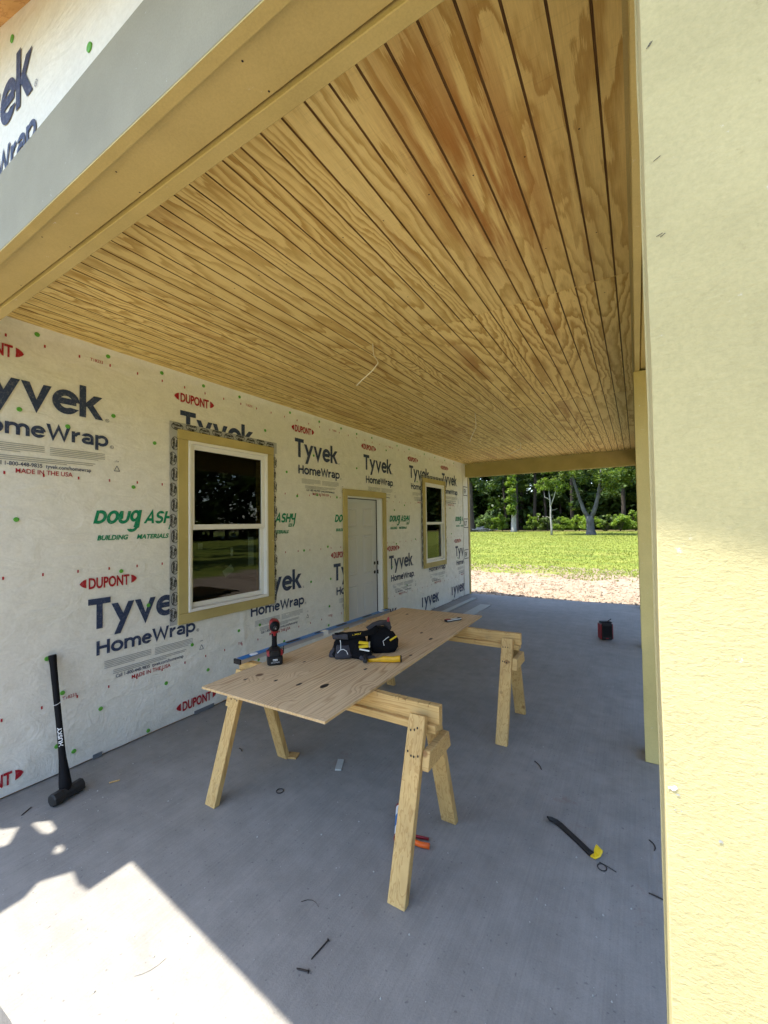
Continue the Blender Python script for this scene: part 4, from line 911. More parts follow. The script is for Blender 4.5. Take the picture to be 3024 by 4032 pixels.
# ------------------------------------------------------------------ spirit level along the back edge
lv = empty('spirit_level', (-2.243, 2.765, 0.7795), R(-1.75), 'long blue spirit level lying along the far edge of the plywood', 'level')
b = MB(); Ls = 0.915
hs = [(-0.42, 0.075), (-0.11, 0.07), (0.16, 0.07), (0.55, 0.075)]; vi = [(-0.79, 0.026), (0.02, 0.0), (0.80, 0.026)]
b.box(-0.031, 0.031, -Ls, Ls, 0.0, 0.0275); mesh_obj('body', b, 'alum', lv, bevel=0.001)
b = MB(); b.box(-0.0305, 0.0305, -Ls + 0.012, Ls - 0.012, 0.0282, 0.0295); mesh_obj('face', b, 'blue', lv)
for y, L_ in hs:
    q = MB(); q.sq([(0, 0, 0.0297, 0.017, L_), (0, 0, 0.0303, 0.016, L_ - 0.002)], 20, 4); o = mesh_obj('hand_hole', q, 'black', lv); o.location = (0, y, 0)
for y, r_ in vi:
    if r_:
        q = MB(); q.sq([(0, 0, 0.0297, 0.024, 0.030), (0, 0, 0.0322, 0.022, 0.028)], 18, 2.2); o = mesh_obj('vial', q, 'white', lv); o.location = (0, y, 0)
for s_ in (-1, 1):
    q = MB(); q.cbox(-0.033, 0.033, min(s_ * Ls, s_ * (Ls + 0.014)), max(s_ * Ls, s_ * (Ls + 0.014)), -0.0008, 0.0315, 0.002); mesh_obj('end_cap', q, 'black', lv)
q = MB(); q.box(0.0315, 0.0322, -0.11, -0.05, -0.002, 0.030); q.box(-0.005, 0.0320, -0.11, -0.05, 0.0305, 0.0312); mesh_obj('price_tag', q, 'cable', lv)

# ------------------------------------------------------------------ impact driver standing on its battery
VA = math.atan2(0.5209, 0.8535)                        # across the view
dr = empty('impact_driver', (-2.045, 1.955, ZT), R(50), 'red and black cordless impact driver standing on its battery', 'drill')
q = MB(); q.cbox(-0.048, 0.048, -0.058, 0.060, 0.0, 0.060, 0.008); bt = mesh_obj('battery', q, 'black', dr)
q = MB(); q.box(-0.014, 0.014, -0.0590, -0.0582, 0.030, 0.041); mesh_obj('label_plate', q, 'white', bt)
q = MB(); text(q, 'M18', -0.012, 0.0318, 0.024, 0.007, lambda u, v: (u, -0.0594, v), 0.03); mesh_obj('lettering', q, 'black_ink', bt)
q = MB(); text(q, 'RED LITHIUM', -0.026, 0.016, 0.052, 0.008, lambda u, v: (u, -0.0588, v), 0.02); mesh_obj('lettering', q, 'grey_ink', bt)
q = MB(); q.sq([(0, 0.0, 0.060, 0.048, 0.058), (0, 0, 0.078, 0.047, 0.056), (0, 0.004, 0.092, 0.034, 0.045), (0, 0.010, 0.104, 0.022, 0.030)], 20, 3.5); mesh_obj('foot', q, 'black', dr, smooth=False)
for s_ in (-1, 1):
    q = MB(); q.add([(s_ * x, y, z) for x, y, z in ((0.050, -0.05, 0.062), (0.0505, 0.05, 0.062), (0.0500, 0.045, 0.080), (0.0495, -0.045, 0.088), (0.038, -0.05, 0.098), (0.036, -0.054, 0.060))], [(0, 1, 2, 3), (0, 3, 4, 5)] if s_ > 0 else [(3, 2, 1, 0), (5, 4, 3, 0)])
    o = mesh_obj('foot_guard', q, 'redp', dr); m_ = o.modifiers.new('t', 'SOLIDIFY'); m_.thickness = 0.004
q = MB(); q.sq([(0, -0.0565, z, rx, 0.003) for z, rx in ((0.066, 0.030), (0.090, 0.026))], 12, 4); mesh_obj('foot_plate', q, 'black', dr)
q = MB(); q.sq([(0, 0.012, 0.098, 0.019, 0.026), (0, 0.014, 0.130, 0.0165, 0.022), (0, 0.016, 0.165, 0.0165, 0.023), (0, 0.014, 0.195, 0.019, 0.028), (0, 0.012, 0.215, 0.021, 0.034)], 18, 2.6); mesh_obj('handle', q, 'rubber', dr, smooth=True)
q = MB(); q.sq([(0, -0.012, 0.178, 0.007, 0.008), (0, -0.016, 0.195, 0.008, 0.010), (0, -0.014, 0.208, 0.008, 0.010)], 12, 2.5); mesh_obj('trigger', q, 'redp', dr)
q = MB(); q.sq([(0, -0.005, 0.200, 0.0215, 0.036), (0, -0.004, 0.214, 0.024, 0.042)], 18, 3); mesh_obj('collar', q, 'redp', dr)
Tn = Matrix.Translation((0, 0, 0.246)) @ Matrix.Rotation(R(90), 4, 'X')     # local z of the lathe points to -y (the camera)
q = MB(); q.sq([(0, 0, -0.060, 0.020, 0.024), (0, 0, -0.052, 0.030, 0.033), (0, 0, 0.0, 0.033, 0.036), (0, 0, 0.030, 0.033, 0.035), (0, 0, 0.040, 0.030, 0.031)], 22, 2.8, Tn); mesh_obj('motor_housing', q, 'redp', dr, smooth=True)
q = MB(); q.sq([(0, 0, 0.036, 0.0318, 0.0328), (0, 0, 0.052, 0.030, 0.031), (0, 0, 0.070, 0.023, 0.024), (0, 0, 0.078, 0.015, 0.015)], 22, 2.3, Tn); mesh_obj('nose_cone', q, 'rubber', dr, smooth=True)
q = MB(); q.sq([(0, 0, 0.076, 0.0125, 0.0125), (0, 0, 0.094, 0.0120, 0.0120), (0, 0, 0.096, 0.009, 0.009)], 16, 2, Tn); ch = mesh_obj('chuck', q, 'steel', dr, smooth=False)
q = MB(); q.sq([(0, 0, 0.095, 0.0035, 0.0035), (0, 0, 0.112, 0.0032, 0.0032), (0, 0, 0.116, 0.0015, 0.0015)], 6, 2, Tn); mesh_obj('driver_bit', q, 'bolt', ch)
q = MB(); q.tube([(0.047, 0.03, 0.085), (0.057, 0.03, 0.080), (0.058, 0.02, 0.055), (0.058, 0.0, 0.055), (0.058, 0.0, 0.105)], 0.0022, 6); mesh_obj('belt_hook', q, 'steel', dr)

# ------------------------------------------------------------------ tool belt
tb = empty('tool_belt', (-1.615, 2.385, ZT), VA, 'black and charcoal tool belt with pouches heaped on the plywood', 'tool belt')
def wob(mb, amp, seed):
    mb.v = [tuple(Vector(v) + amp * Vector((noise.noise(Vector(v) * 22 + Vector((seed, 0, 0))), noise.noise(Vector(v) * 22 + Vector((0, seed, 0))), 0.7 * noise.noise(Vector(v) * 22 + Vector((0, 0, seed))) if v[2] > 0.006 else 0.0))) for v in mb.v]; return mb
def pouch(cx_, cy_, secs, seed, rot=0.0, amp=0.010, m='cloth', e=3.2, nm='pouch'):
    q = MB(); T = Matrix.Translation((cx_, cy_, 0)) @ Matrix.Rotation(rot, 4, 'Z'); fine = []
    for (a, b2) in zip(secs[:-1], secs[1:]):
        for i in range(3): fine.append(tuple(a[k] + (b2[k] - a[k]) * i / 3 for k in range(5)))
    fine.append(secs[-1]); q.sq(fine, 30, e, T); q.v = [(v[0], v[1], v[2] * 0.80) for v in q.v]; o = mesh_obj(nm, wob(wob(q, amp, seed), amp * 0.5, seed + 50.5), m, tb, smooth=True); return o
# left pouch: leaning bag, wide foot
pouch(-0.115, 0.0, [(0.0, 0, 0.001, 0.115, 0.075), (0.0, 0, 0.03, 0.125, 0.085), (0.005, 0.01, 0.09, 0.112, 0.070), (0.01, 0.02, 0.145, 0.100, 0.045), (0.0, 0.03, 0.180, 0.105, 0.025)], 1)
pouch(-0.150, -0.070, [(0, 0, 0.004, 0.055, 0.030), (0, -0.004, 0.03, 0.056, 0.034), (0, 0.012, 0.075, 0.048, 0.026), (0, 0.022, 0.100, 0.040, 0.016)], 3, 0.1, 0.006, 'greycloth', nm='pocket')
pouch(-0.020, -0.072, [(0, 0, 0.004, 0.065, 0.032), (0, -0.004, 0.03, 0.066, 0.036), (0, 0.012, 0.08, 0.058, 0.026), (0, 0.02, 0.105, 0.055, 0.014)], 4, -0.1, 0.006, 'cloth', nm='pocket')
pouch(0.015, -0.118, [(0, 0, 0.003, 0.052, 0.012), (0, 0, 0.02, 0.054, 0.013), (0, 0.006, 0.034, 0.046, 0.008)], 6, -0.1, 0.004, 'greycloth', nm='flap')
pouch(-0.222, -0.010, [(0, 0, 0.004, 0.030, 0.05), (0, 0, 0.03, 0.028, 0.05), (0.015, 0, 0.065, 0.018, 0.04), (0.02, 0, 0.085, 0.010, 0.03)], 5, 0.0, 0.006, 'greycloth', nm='pocket')
# right pouch, deeper in the heap, leaning
pouch(0.115, 0.105, [(0, 0, 0.001, 0.085, 0.085), (0, 0, 0.03, 0.105, 0.095), (0, 0, 0.09, 0.105, 0.085), (-0.01, 0.0, 0.15, 0.085, 0.06), (-0.03, 0.0, 0.20, 0.05, 0.035)], 8, 0.25)
pouch(0.105, 0.055, [(0, 0, 0.035, 0.050, 0.020), (0, 0, 0.06, 0.054, 0.026), (0.004, 0.02, 0.11, 0.050, 0.022), (0.01, 0.03, 0.135, 0.042, 0.012)], 9, 0.35, 0.006, 'greycloth', nm='pocket')
pouch(0.175, 0.085, [(0, 0, 0.045, 0.040, 0.030), (0, 0, 0.08, 0.045, 0.034), (-0.004, 0.01, 0.13, 0.040, 0.026), (-0.01, 0.02, 0.165, 0.030, 0.012)], 10, 0.35, 0.006, 'cloth', nm='pocket')
# padded waist strap: stands on edge, arching from pouch to pouch
def strap(path, hgt, thk, m, seed, nm='strap'):
    q = MB(); P_ = [Vector(p) for p in path]; fine = []
    for i in range(len(P_) - 1):
        p0, p1, p2, p3 = P_[max(i - 1, 0)], P_[i], P_[i + 1], P_[min(i + 2, len(P_) - 1)]
        for k in range(6):
            t_ = k / 6; fine.append(0.5 * ((2 * p1) + (p2 - p0) * t_ + (2 * p0 - 5 * p1 + 4 * p2 - p3) * t_ * t_ + (3 * p1 - p0 - 3 * p2 + p3) * t_ ** 3))
    fine.append(P_[-1]); rings = []
    for i, p in enumerate(fine):
        d = (fine[min(i + 1, len(fine) - 1)] - fine[max(i - 1, 0)]).normalized(); sd = Vector((d.y, -d.x, 0)).normalized() if abs(d.z) < 0.95 else Vector((0, -1, 0)); u = sd.cross(d).normalized()
        u = u if u.z > 0 else -u
        rings.append([tuple(p + sd * (thk * math.copysign(abs(math.cos(a)) ** .6, math.cos(a))) + u * (hgt * math.copysign(abs(math.sin(a)) ** .6, math.sin(a)))) for a in [k * 2 * math.pi / 14 for k in range(14)]])
    q.loft(rings); q.v = [(v[0], v[1], v[2] * 0.80) for v in q.v]; return mesh_obj(nm, wob(q, 0.009, seed), m, tb, smooth=True)
sp = strap([(-0.215, 0.02, 0.150), (-0.16, -0.030, 0.168), (-0.06, -0.035, 0.180), (0.03, -0.015, 0.195), (0.075, 0.040, 0.215)], 0.026, 0.008, 'cloth', 11)
strap([(0.015, -0.002, 0.215), (0.055, 0.03, 0.240), (0.105, 0.08, 0.250), (0.145, 0.12, 0.225), (0.165, 0.15, 0.17)], 0.024, 0.014, 'greycloth', 12, 'pad')
strap([(-0.225, 0.0, 0.158), (-0.19, -0.036, 0.164), (-0.12, -0.044, 0.170)], 0.022, 0.010, 'greycloth', 14, 'pad')
q = MB(); text(q, 'DEWALT', -0.088, 0.176, 0.058, 0.012, lambda u, v: (u, -0.0475 + 0.18 * max(0, u + 0.05), v * 0.80 + 0.004 + 0.12 * (u + 0.088)), 0.03); mesh_obj('lettering', q, 'yellow', sp)
for pth in ([(-0.185, -0.105, 0.045), (-0.165, -0.106, 0.066), (-0.145, -0.105, 0.070), (-0.125, -0.106, 0.058), (-0.115, -0.108, 0.036)], [(-0.163, -0.100, 0.066), (-0.164, -0.092, 0.105), (-0.168, -0.085, 0.125)], [(0.125, 0.018, 0.055), (0.118, 0.016, 0.085), (0.140, 0.010, 0.105), (0.158, 0.006, 0.118)]):
    q = MB(); q.tube(pth, 0.0022, 6); mesh_obj('cord', q, 'paper', tb)
q = MB(); q.sq([(0.155, 0.10, 0.20, 0.010, 0.004), (0.158, 0.10, 0.225, 0.008, 0.004), (0.160, 0.10, 0.236, 0.001, 0.001)], 8, 2.5); mesh_obj('tab', q, 'redp', tb)
# hand tools held by the belt
hm = empty('hammer', (-1.49, 2.36, ZT), VA, 'worn yellow-gripped hammer with its handle sticking out of the tool belt', 'hammer')
q = MB(); Th = Matrix.Translation((0.088, -0.085, 0.0215)) @ Matrix.Rotation(R(-5), 4, 'Z') @ Matrix.Rotation(R(90), 4, 'Y')
q.sq([(0.012, 0, -0.165, 0.010, 0.008), (0.006, 0, -0.10, 0.012, 0.010), (0.0, 0, -0.06, 0.0195, 0.015), (0.002, 0, 0.0, 0.0190, 0.0145), (-0.003, 0, 0.035, 0.0205, 0.0150), (-0.004, 0, 0.048, 0.0200, 0.0150)], 18, 2.6, Th); mesh_obj('handle', q, 'gold', hm, smooth=True)
q = MB(); q.sq([(-0.004, 0, 0.0481, 0.0208, 0.0158), (-0.004, 0, 0.056, 0.0195, 0.0145)], 18, 2.6, Th); mesh_obj('butt_cap', q, 'black', hm)
q = MB(); q.cbox(-0.105, -0.078, -0.115, 0.0, 0.008, 0.034, 0.004); mesh_obj('head', q, 'steel', hm)
kn = empty('utility_knife', (-1.60, 2.34, ZT), VA, 'pair of yellow tools tucked in the left pouch of the tool belt', 'knife')
for dz_, r_ in ((0.112, 0.10), (0.090, -0.12)):
    q = MB(); T = Matrix.Translation((0.008, -0.068, dz_)) @ Matrix.Rotation(r_, 4, 'Y') ; q.cbox(-0.040, 0.026, -0.010, 0.010, -0.009, 0.009, 0.004, T); h_ = mesh_obj('grip', q, 'yellow', kn)
    q = MB(); q.cbox(0.0262, 0.036, -0.012, 0.012, -0.012, 0.012, 0.003, T); mesh_obj('jaw', q, 'bolt', h_)
mk = MB(); mk.tube([(-0.03, -0.112, 0.082), (0.015, -0.114, 0.074), (0.034, -0.114, 0.070)], [0.0045, 0.0048, 0.0045], 8)
o = mesh_obj('marker', mk, 'white', None); o.location = (-1.600, 2.350, ZT); o.rotation_euler = (0, 0, VA); tag(o, 'white marker pen clipped across the left tool belt pouch', 'pen')
tq = MB(); tq.tube([(0.150, -0.02, 0.098), (0.196, 0.005, 0.120)], 0.0065, 8); o = mesh_obj('screwdriver', tq, 'yellow', None); o.location = (-1.605, 2.40, ZT); o.rotation_euler = (0, 0, VA); tag(o, 'thin yellow tool handle poking from the right tool belt pouch', 'screwdriver')
# small box at the far end of the sheet
bx = empty('pencil_box', (-1.462, 3.585, ZT), R(62), 'small dark box lying near the far end of the plywood', 'box')
q = MB(); q.cbox(-0.085, 0.085, -0.022, 0.022, 0.0, 0.020, 0.002); bb = mesh_obj('carton', q, 'dark', bx)
q = MB(); q.box(-0.083, 0.083, -0.0226, -0.0221, 0.011, 0.018); q.box(-0.06, 0.05, -0.014, 0.012, 0.0202, 0.0206); mesh_obj('label_strip', q, 'paper', bb)
q = MB(); q.box(-0.084, -0.03, -0.0215, 0.0215, 0.0203, 0.0209); mesh_obj('label_patch', q, 'redp', bb)

# ------------------------------------------------------------------ sledgehammer against the wall
sg = empty('sledgehammer', (-3.09, 1.205, 0), 0, 'black sledgehammer leaning on the housewrap at the left', 'hammer')
q = MB(); A = Vector((-0.005, 0.0, 0.045)); B_ = Vector((-0.312, 0.036, 0.832)); ax = (B_ - A)
def at_(t_): return A + ax * t_
q.tube([at_(t_) for t_ in (0, 0.06, 0.14, 0.22, 0.30, 0.5, 0.75, 0.93, 0.985, 1.0)], [0.034, 0.033, 0.027, 0.021, 0.0185, 0.0175, 0.0185, 0.020, 0.0235, 0.022], 16); hd = mesh_obj('handle', q, 'rubber', sg, smooth=True)
q = MB(); Th = Matrix.Translation((0.0, 0.005, 0.0385)) @ Matrix.Rotation(R(12), 4, 'Z') @ Matrix.Rotation(R(90), 4, 'X')
q.sq([(0, 0, -0.092, 0.030, 0.030), (0, 0, -0.086, 0.038, 0.038), (0, 0, -0.045, 0.0375, 0.0375), (0, 0, -0.025, 0.034, 0.036), (0, 0, 0.025, 0.034, 0.036), (0, 0, 0.045, 0.0375, 0.0375), (0, 0, 0.086, 0.038, 0.038), (0, 0, 0.092, 0.030, 0.030)], 8, 2.4, Th @ Matrix.Rotation(R(22.5), 4, 'Z')); mesh_obj('head', q, 'steel', sg)
q = MB(); u_ = ax.normalized(); rt = Vector((0.52, 0.85, 0)); rt = (rt - u_ * rt.dot(u_)).normalized(); nn_ = rt.cross(u_).normalized(); nn_ = nn_ if nn_.x > 0 else -nn_
base_ = at_(0.315) + nn_ * 0.0195
text(q, 'HUSKY', 0.0, -0.012, 0.115, 0.022, lambda a_, c_: tuple(base_ + u_ * a_ - rt * (c_) + nn_ * (-(c_ * c_) * 18)), 0.03); mesh_obj('lettering', q, 'paper', hd)
q = MB(); q.tube([at_(0.63) + Vector((0.0205 * math.cos(a), 0.0205 * math.sin(a), 0.008 * math.sin(a * 1.0))) for a in [k * math.pi / 6 for k in range(13)]], 0.0016, 5); q.tube([at_(0.63) + Vector((0.012, 0.018, 0.005)), at_(0.66) + Vector((0.01, 0.05, 0.0)), at_(0.665) + Vector((0.0, 0.062, 0.0))], 0.0012, 5); mesh_obj('tie_string', q, 'paper', hd)

# ------------------------------------------------------------------ flat pry bar
pb = empty('pry_bar', (-0.33, 2.43, 0), 0, 'black flat pry bar with yellow claw on the concrete', 'pry bar')
Pb = [Vector(p) for p in ((-0.140, 0.062, 0.024), (-0.122, 0.076, 0.016), (-0.100, 0.079, 0.009), (-0.075, 0.068, 0.0055), (-0.04, 0.040, 0.0045), (0.02, -0.008, 0.0045), (0.075, -0.056, 0.0045), (0.093, -0.070, 0.006))]
def flat(path, wid, thk):
    q = MB(); rings = []
    for i, p in enumerate(path):
        d = (path[min(i + 1, len(path) - 1)] - path[max(i - 1, 0)]).normalized(); s2 = Vector((d.y, -d.x, 0)).normalized(); u = s2.cross(d).normalized(); u = u if u.z > 0 else -u
        w_ = wid[i]; rings.append([tuple(p + s2 * a * w_ + u * b_ * thk) for a, b_ in ((-1, -1), (1, -1), (1.0, 0.4), (0.85, 1), (-0.85, 1), (-1.0, 0.4))])
    return q.loft(rings)
mesh_obj('bar', flat(Pb, [0.016, 0.018, 0.019, 0.018, 0.017, 0.016, 0.017, 0.018], 0.0045), 'black', pb)
Pc = [Vector(p) for p in ((0.0935, -0.0705, 0.006), (0.106, -0.077, 0.008), (0.114, -0.070, 0.020), (0.121, -0.062, 0.036), (0.125, -0.058, 0.046))]
cl_ = mesh_obj('claw', flat(Pc, [0.018, 0.019, 0.021, 0.022, 0.021], 0.0035), 'yellow', pb)
q = MB(); q.add([(0.120, -0.0685, 0.030), (0.1235, -0.0655, 0.046), (0.125, -0.060, 0.047), (0.122, -0.062, 0.030)], [(0, 1, 2, 3)]); mesh_obj('claw_slot', q, 'black', cl_)
# ------------------------------------------------------------------ caulking gun behind the near leg
cg = empty('caulking_gun', (-1.135, 2.015, 0), 0, 'orange caulking gun with white tube lying behind the near sawhorse leg', 'caulking gun')
T = Matrix.Translation((-0.04, 0.03, 0.028)) @ Matrix.Rotation(math.atan2(0.24, -0.125), 4, 'Z') @ Matrix.Rotation(R(90), 4, 'Y')
q = MB(); q.sq([(0, 0, -0.115, 0.024, 0.024), (0, 0, 0.105, 0.024, 0.024)], 20, 2, T); tu = mesh_obj('tube', q, 'white', cg, smooth=False)
q = MB(); q.sq([(0, 0, -0.05, 0.0243, 0.0243), (0, 0, 0.035, 0.0243, 0.0243)], 20, 2, T); mesh_obj('label_band', q, 'blue', tu)
q = MB(); q.sq([(0, 0, 0.105, 0.0255, 0.0255), (0, 0, 0.118, 0.0255, 0.0255), (0, 0, 0.120, 0.014, 0.014)], 20, 2, T); mesh_obj('front_ring', q, 'redp', cg)
q = MB(); q.sq([(0, 0, 0.118, 0.010, 0.010), (0, 0, 0.15, 0.006, 0.006), (0, 0, 0.19, 0.003, 0.003)], 12, 2, T); mesh_obj('nozzle', q, 'white', tu)
q = MB(); q.sq([(0, 0, -0.130, 0.027, 0.027), (0, 0, -0.113, 0.027, 0.027)], 20, 2, T); mesh_obj('back_plate', q, 'redp', cg)
q = MB(); q.tube([T @ Vector((0, 0, -0.13)), T @ Vector((0, 0, -0.33))], 0.004, 8); q.tube([T @ Vector((0, 0, -0.33)), T @ Vector((0, 0.03, -0.335))], 0.004, 8); mesh_obj('push_rod', q, 'steel', cg)
q = MB(); q.tube([(0.020, -0.055, 0.035), (0.07, -0.055, 0.024), (0.125, -0.045, 0.016), (0.172, -0.030, 0.014)], [0.016, 0.014, 0.013, 0.014], 10); mesh_obj('handle', q, 'orange', cg, smooth=True)
q = MB(); q.tube([(0.030, -0.030, 0.030), (0.085, -0.005, 0.016), (0.145, 0.018, 0.010)], [0.008, 0.008, 0.007], 8); mesh_obj('trigger', q, 'redp', cg, smooth=True)
# ------------------------------------------------------------------ black and red jobsite box by the posts
rd = empty('jobsite_radio', (-0.425, 6.700, 0), R(28), 'black jobsite radio with red side standing alone on the slab', 'radio')
q = MB(); q.cbox(-0.075, 0.075, -0.060, 0.060, 0.002, 0.236, 0.012); bd = mesh_obj('body', q, 'black', rd)
q = MB(); q.cbox(0.0752, 0.083, -0.054, 0.054, 0.014, 0.226, 0.003); mesh_obj('side_panel', q, 'redp', rd)
q = MB(); q.cbox(-0.083, -0.0752, -0.054, 0.054, 0.014, 0.226, 0.003); mesh_obj('side_panel', q, 'redp', rd)
q = MB(); q.cbox(-0.060, 0.060, -0.0645, -0.0605, 0.05, 0.20, 0.0015); mesh_obj('grille', q, 'rubber', rd)
q = MB(); q.box(-0.025, 0.012, -0.0655, -0.0648, 0.024, 0.034); mesh_obj('badge', q, 'redp', rd)
q = MB(); q.cbox(-0.070, 0.078, -0.050, 0.050, 0.2365, 0.252, 0.006); mesh_obj('lid', q, 'rubber', rd)
q = MB(); q.tube([(0.030, 0.0, 0.250), (0.060, 0.0, 0.272), (0.082, -0.005, 0.290)], 0.0055, 8); mesh_obj('antenna', q, 'rubber', rd)

# ------------------------------------------------------------------ offcuts by the far wall
for (xa, ya, xb, yb, wd_, th_, lab) in ((-3.145, 7.05, -3.115, 8.90, 0.055, 0.018, 'long narrow trim offcut lying by the far wall'), (-2.675, 6.90, -2.665, 8.28, 0.105, 0.012, 'wide grey board offcut lying beyond the plywood')):
    q = MB(); n = 12; rings = []
    for i in range(n + 1):
        t_ = i / n; x = xa + (xb - xa) * t_; y = ya + (yb - ya) * t_; z = 0.002 + 0.02 * max(0, t_ - .5) ** 2 * (1 if wd_ > .1 else 0)
        rings.append([(x - wd_, y, z), (x + wd_, y, z), (x + wd_, y, z + th_), (x - wd_, y, z + th_)])
    q.loft(rings); single('board_offcut', q, 'fibre', (xa, (ya + yb) / 2, 0), lab, 'board')
q = MB(); q.box(-0.022, 0.022, -0.06, 0.06, 0.001, 0.012, Matrix.Rotation(R(28), 4, 'Z')); o = mesh_obj('wood_offcut', q, 'fibre'); o.location = (-1.823, 2.343, 0); tag(o, 'short grey offcut on the slab below the plywood', 'offcut')
q = MB(); q.box(-0.05, 0.05, -0.035, 0.035, 0.001, 0.014, Matrix.Rotation(R(20), 4, 'Z')); o = mesh_obj('wood_offcut', q, 'lumber'); o.location = (-2.20, 2.26, 0); tag(o, 'small pine block beside the back left sawhorse leg', 'offcut')

# ------------------------------------------------------------------ cables hanging from the ceiling
def cable(y, pts, label):
    q = MB(); P_ = [Vector(p) for p in pts]; q.tube(P_, 0.0042, 8)
    o = single('electrical_cable', q, 'cable', (-1.68, y, ZC), label, 'cable', 'cables hanging from the porch ceiling', smooth=True)
cable(2.616, [(-1.674, 2.616, ZC + 0.02), (-1.672, 2.616, ZC - 0.03), (-1.655, 2.600, ZC - 0.10), (-1.60, 2.560, ZC - 0.165), (-1.575, 2.53, ZC - 0.20), (-1.62, 2.52, ZC - 0.25), (-1.70, 2.50, ZC - 0.31), (-1.74, 2.49, ZC - 0.345)], 'nearest pale cable dangling from the ceiling seam')
cable(5.014, [(-1.699, 5.014, ZC + 0.02), (-1.690, 5.01, ZC - 0.08), (-1.685, 5.00, ZC - 0.18), (-1.73, 4.98, ZC - 0.28), (-1.76, 4.97, ZC - 0.36)], 'middle pale cable dangling from the ceiling')
cable(7.271, [(-1.688, 7.271, ZC + 0.02), (-1.66, 7.26, ZC - 0.05), (-1.67, 7.25, ZC - 0.12), (-1.78, 7.23, ZC - 0.17), (-1.85, 7.22, ZC - 0.21)], 'farthest pale cable curling from the ceiling')

# ------------------------------------------------------------------ nails, twigs, crumbs on the slab
def stick(name, a, b_, r_, m, label, cat, bend=0.0, head=False):
    a = Vector((*a, r_ + 0.0005)); b_ = Vector((*b_, r_ + 0.0005)); md = (a + b_) / 2 + Vector((-(b_ - a).y, (b_ - a).x, 0)) * bend
    q = MB(); q.tube([a, (a + md) / 2 + (md - (a + b_) / 2) * 0.25, md, (b_ + md) / 2 + (md - (a + b_) / 2) * 0.25, b_], [r_, r_, r_, r_, r_ * 0.7], 6)
    if head: d = (b_ - a).normalized(); q.tube([a - d * 0.002, a], r_ * 2.2, 8)
    single(name, q, m, ((a.x + b_.x) / 2, (a.y + b_.y) / 2, 0), label, cat)
stick('nail', (-1.115, 1.345), (-1.125, 1.255), 0.0028, 'nail', 'long dark nail on the slab in front of the near sawhorse', 'nail', 0, True)
stick('screw', (-1.105, 1.215), (-1.150, 1.200), 0.0035, 'nail', 'short dark screw on the slab nearest the camera', 'screw', 0, True)
stick('twig', (0.0, 2.250), (0.075, 2.236), 0.0030, 'nail', 'dark twig poking out beside the big pale post', 'twig', 0.05)
stick('twig', (-1.33, 1.42), (-1.245, 1.44), 0.0012, 'bark_d', 'curved fine twig on the slab near the sunlit patch', 'twig', 0.25)
stick('twig', (-1.62, 0.97), (-1.66, 0.87), 0.0009, 'bark_p', 'thin brown straw lying in the sunlit patch', 'twig', 0.12)
stick('twig', (-2.62, 2.14), (-2.57, 2.12), 0.003, 'bark_d', 'dark twig on the slab by the wall behind the sawhorse', 'twig', 0.1)
stick('twig', (-0.66, 3.07), (-0.60, 2.99), 0.003, 'nail', 'thin dark sliver between the sawhorse and the posts', 'twig', 0.1)
stick('twig', (0.01, 2.62), (0.03, 2.55), 0.003, 'nail', 'dark curved twig beside the tan post', 'twig', 0.2)
stick('twig', (-3.18, 1.06), (-3.14, 1.00), 0.003, 'bark_d', 'dark stick beside the sledgehammer head', 'twig')
stick('wood_chip', (-3.02, 1.42), (-2.99, 1.47), 0.005, 'lumber', 'brown wood chip beside the sledgehammer', 'wood chip')
q = MB(); q.tube([(-0.19 + 0.020 * math.cos(a), 2.302 + 0.022 * math.sin(a), 0.003) for a in [k * math.pi / 8 for k in range(17)]], 0.0022, 6, cap=False); q.tube([(-0.205, 2.33, 0.003), (-0.17, 2.32, 0.004), (-0.13, 2.305, 0.003)], 0.0022, 6)
single('wire_ring', q, 'steel', (-0.19, 2.302, 0), 'small loop of grey wire below the pry bar claw', 'wire')
q = MB(); q.tube([(-1.98 + 0.022 * math.cos(a), 1.93 + 0.022 * math.sin(a), 0.003) for a in [k * math.pi / 8 for k in range(17)]], 0.003, 6, cap=False)
single('washer', q, 'steel', (-1.98, 1.93, 0), 'grey washer ring by the near left sawhorse leg', 'washer')
def rock(mb, x, y, z, s_):
    T = Matrix.Translation((x, y, z)) @ Euler((random.random() * 6, random.random() * 6, random.random() * 6)).to_matrix().to_4x4()
    mb.add([tuple(Vector(v) * s_ * random.uniform(0.7, 1.2)) for v in ((1, 0, 0), (-1, 0, 0), (0, 1, 0), (0, -1, 0), (0, 0, 1), (0, 0, -1))], [(0, 2, 4), (2, 1, 4), (1, 3, 4), (3, 0, 4), (2, 0, 5), (1, 2, 5), (3, 1, 5), (0, 3, 5)], T)
q = MB()
for i in range(700):
    rock(q, random.uniform(-3.35, 0.1), 0.7 + 8.5 * random.random() ** 1.6, 0.001, random.choice((0.0015, 0.002, 0.0025, 0.003, 0.005)))
single('floor_crumbs', q, 'fibre', (-1.6, 4, 0), 'scattered crumbs of concrete and sawdust on the slab', 'crumbs', kind='stuff')
q = MB()
for i in range(7000):
    x = random.uniform(-6, 1.5); y = random.uniform(-1.2, 0.62)
    rock(q, x, y, -0.19 + random.uniform(-.02, .02), random.uniform(0.008, 0.028))
single('gravel', q, 'gravel', (-2, 0, -0.2), 'loose gravel and spoil along the near edge of the slab', 'gravel', kind='stuff')

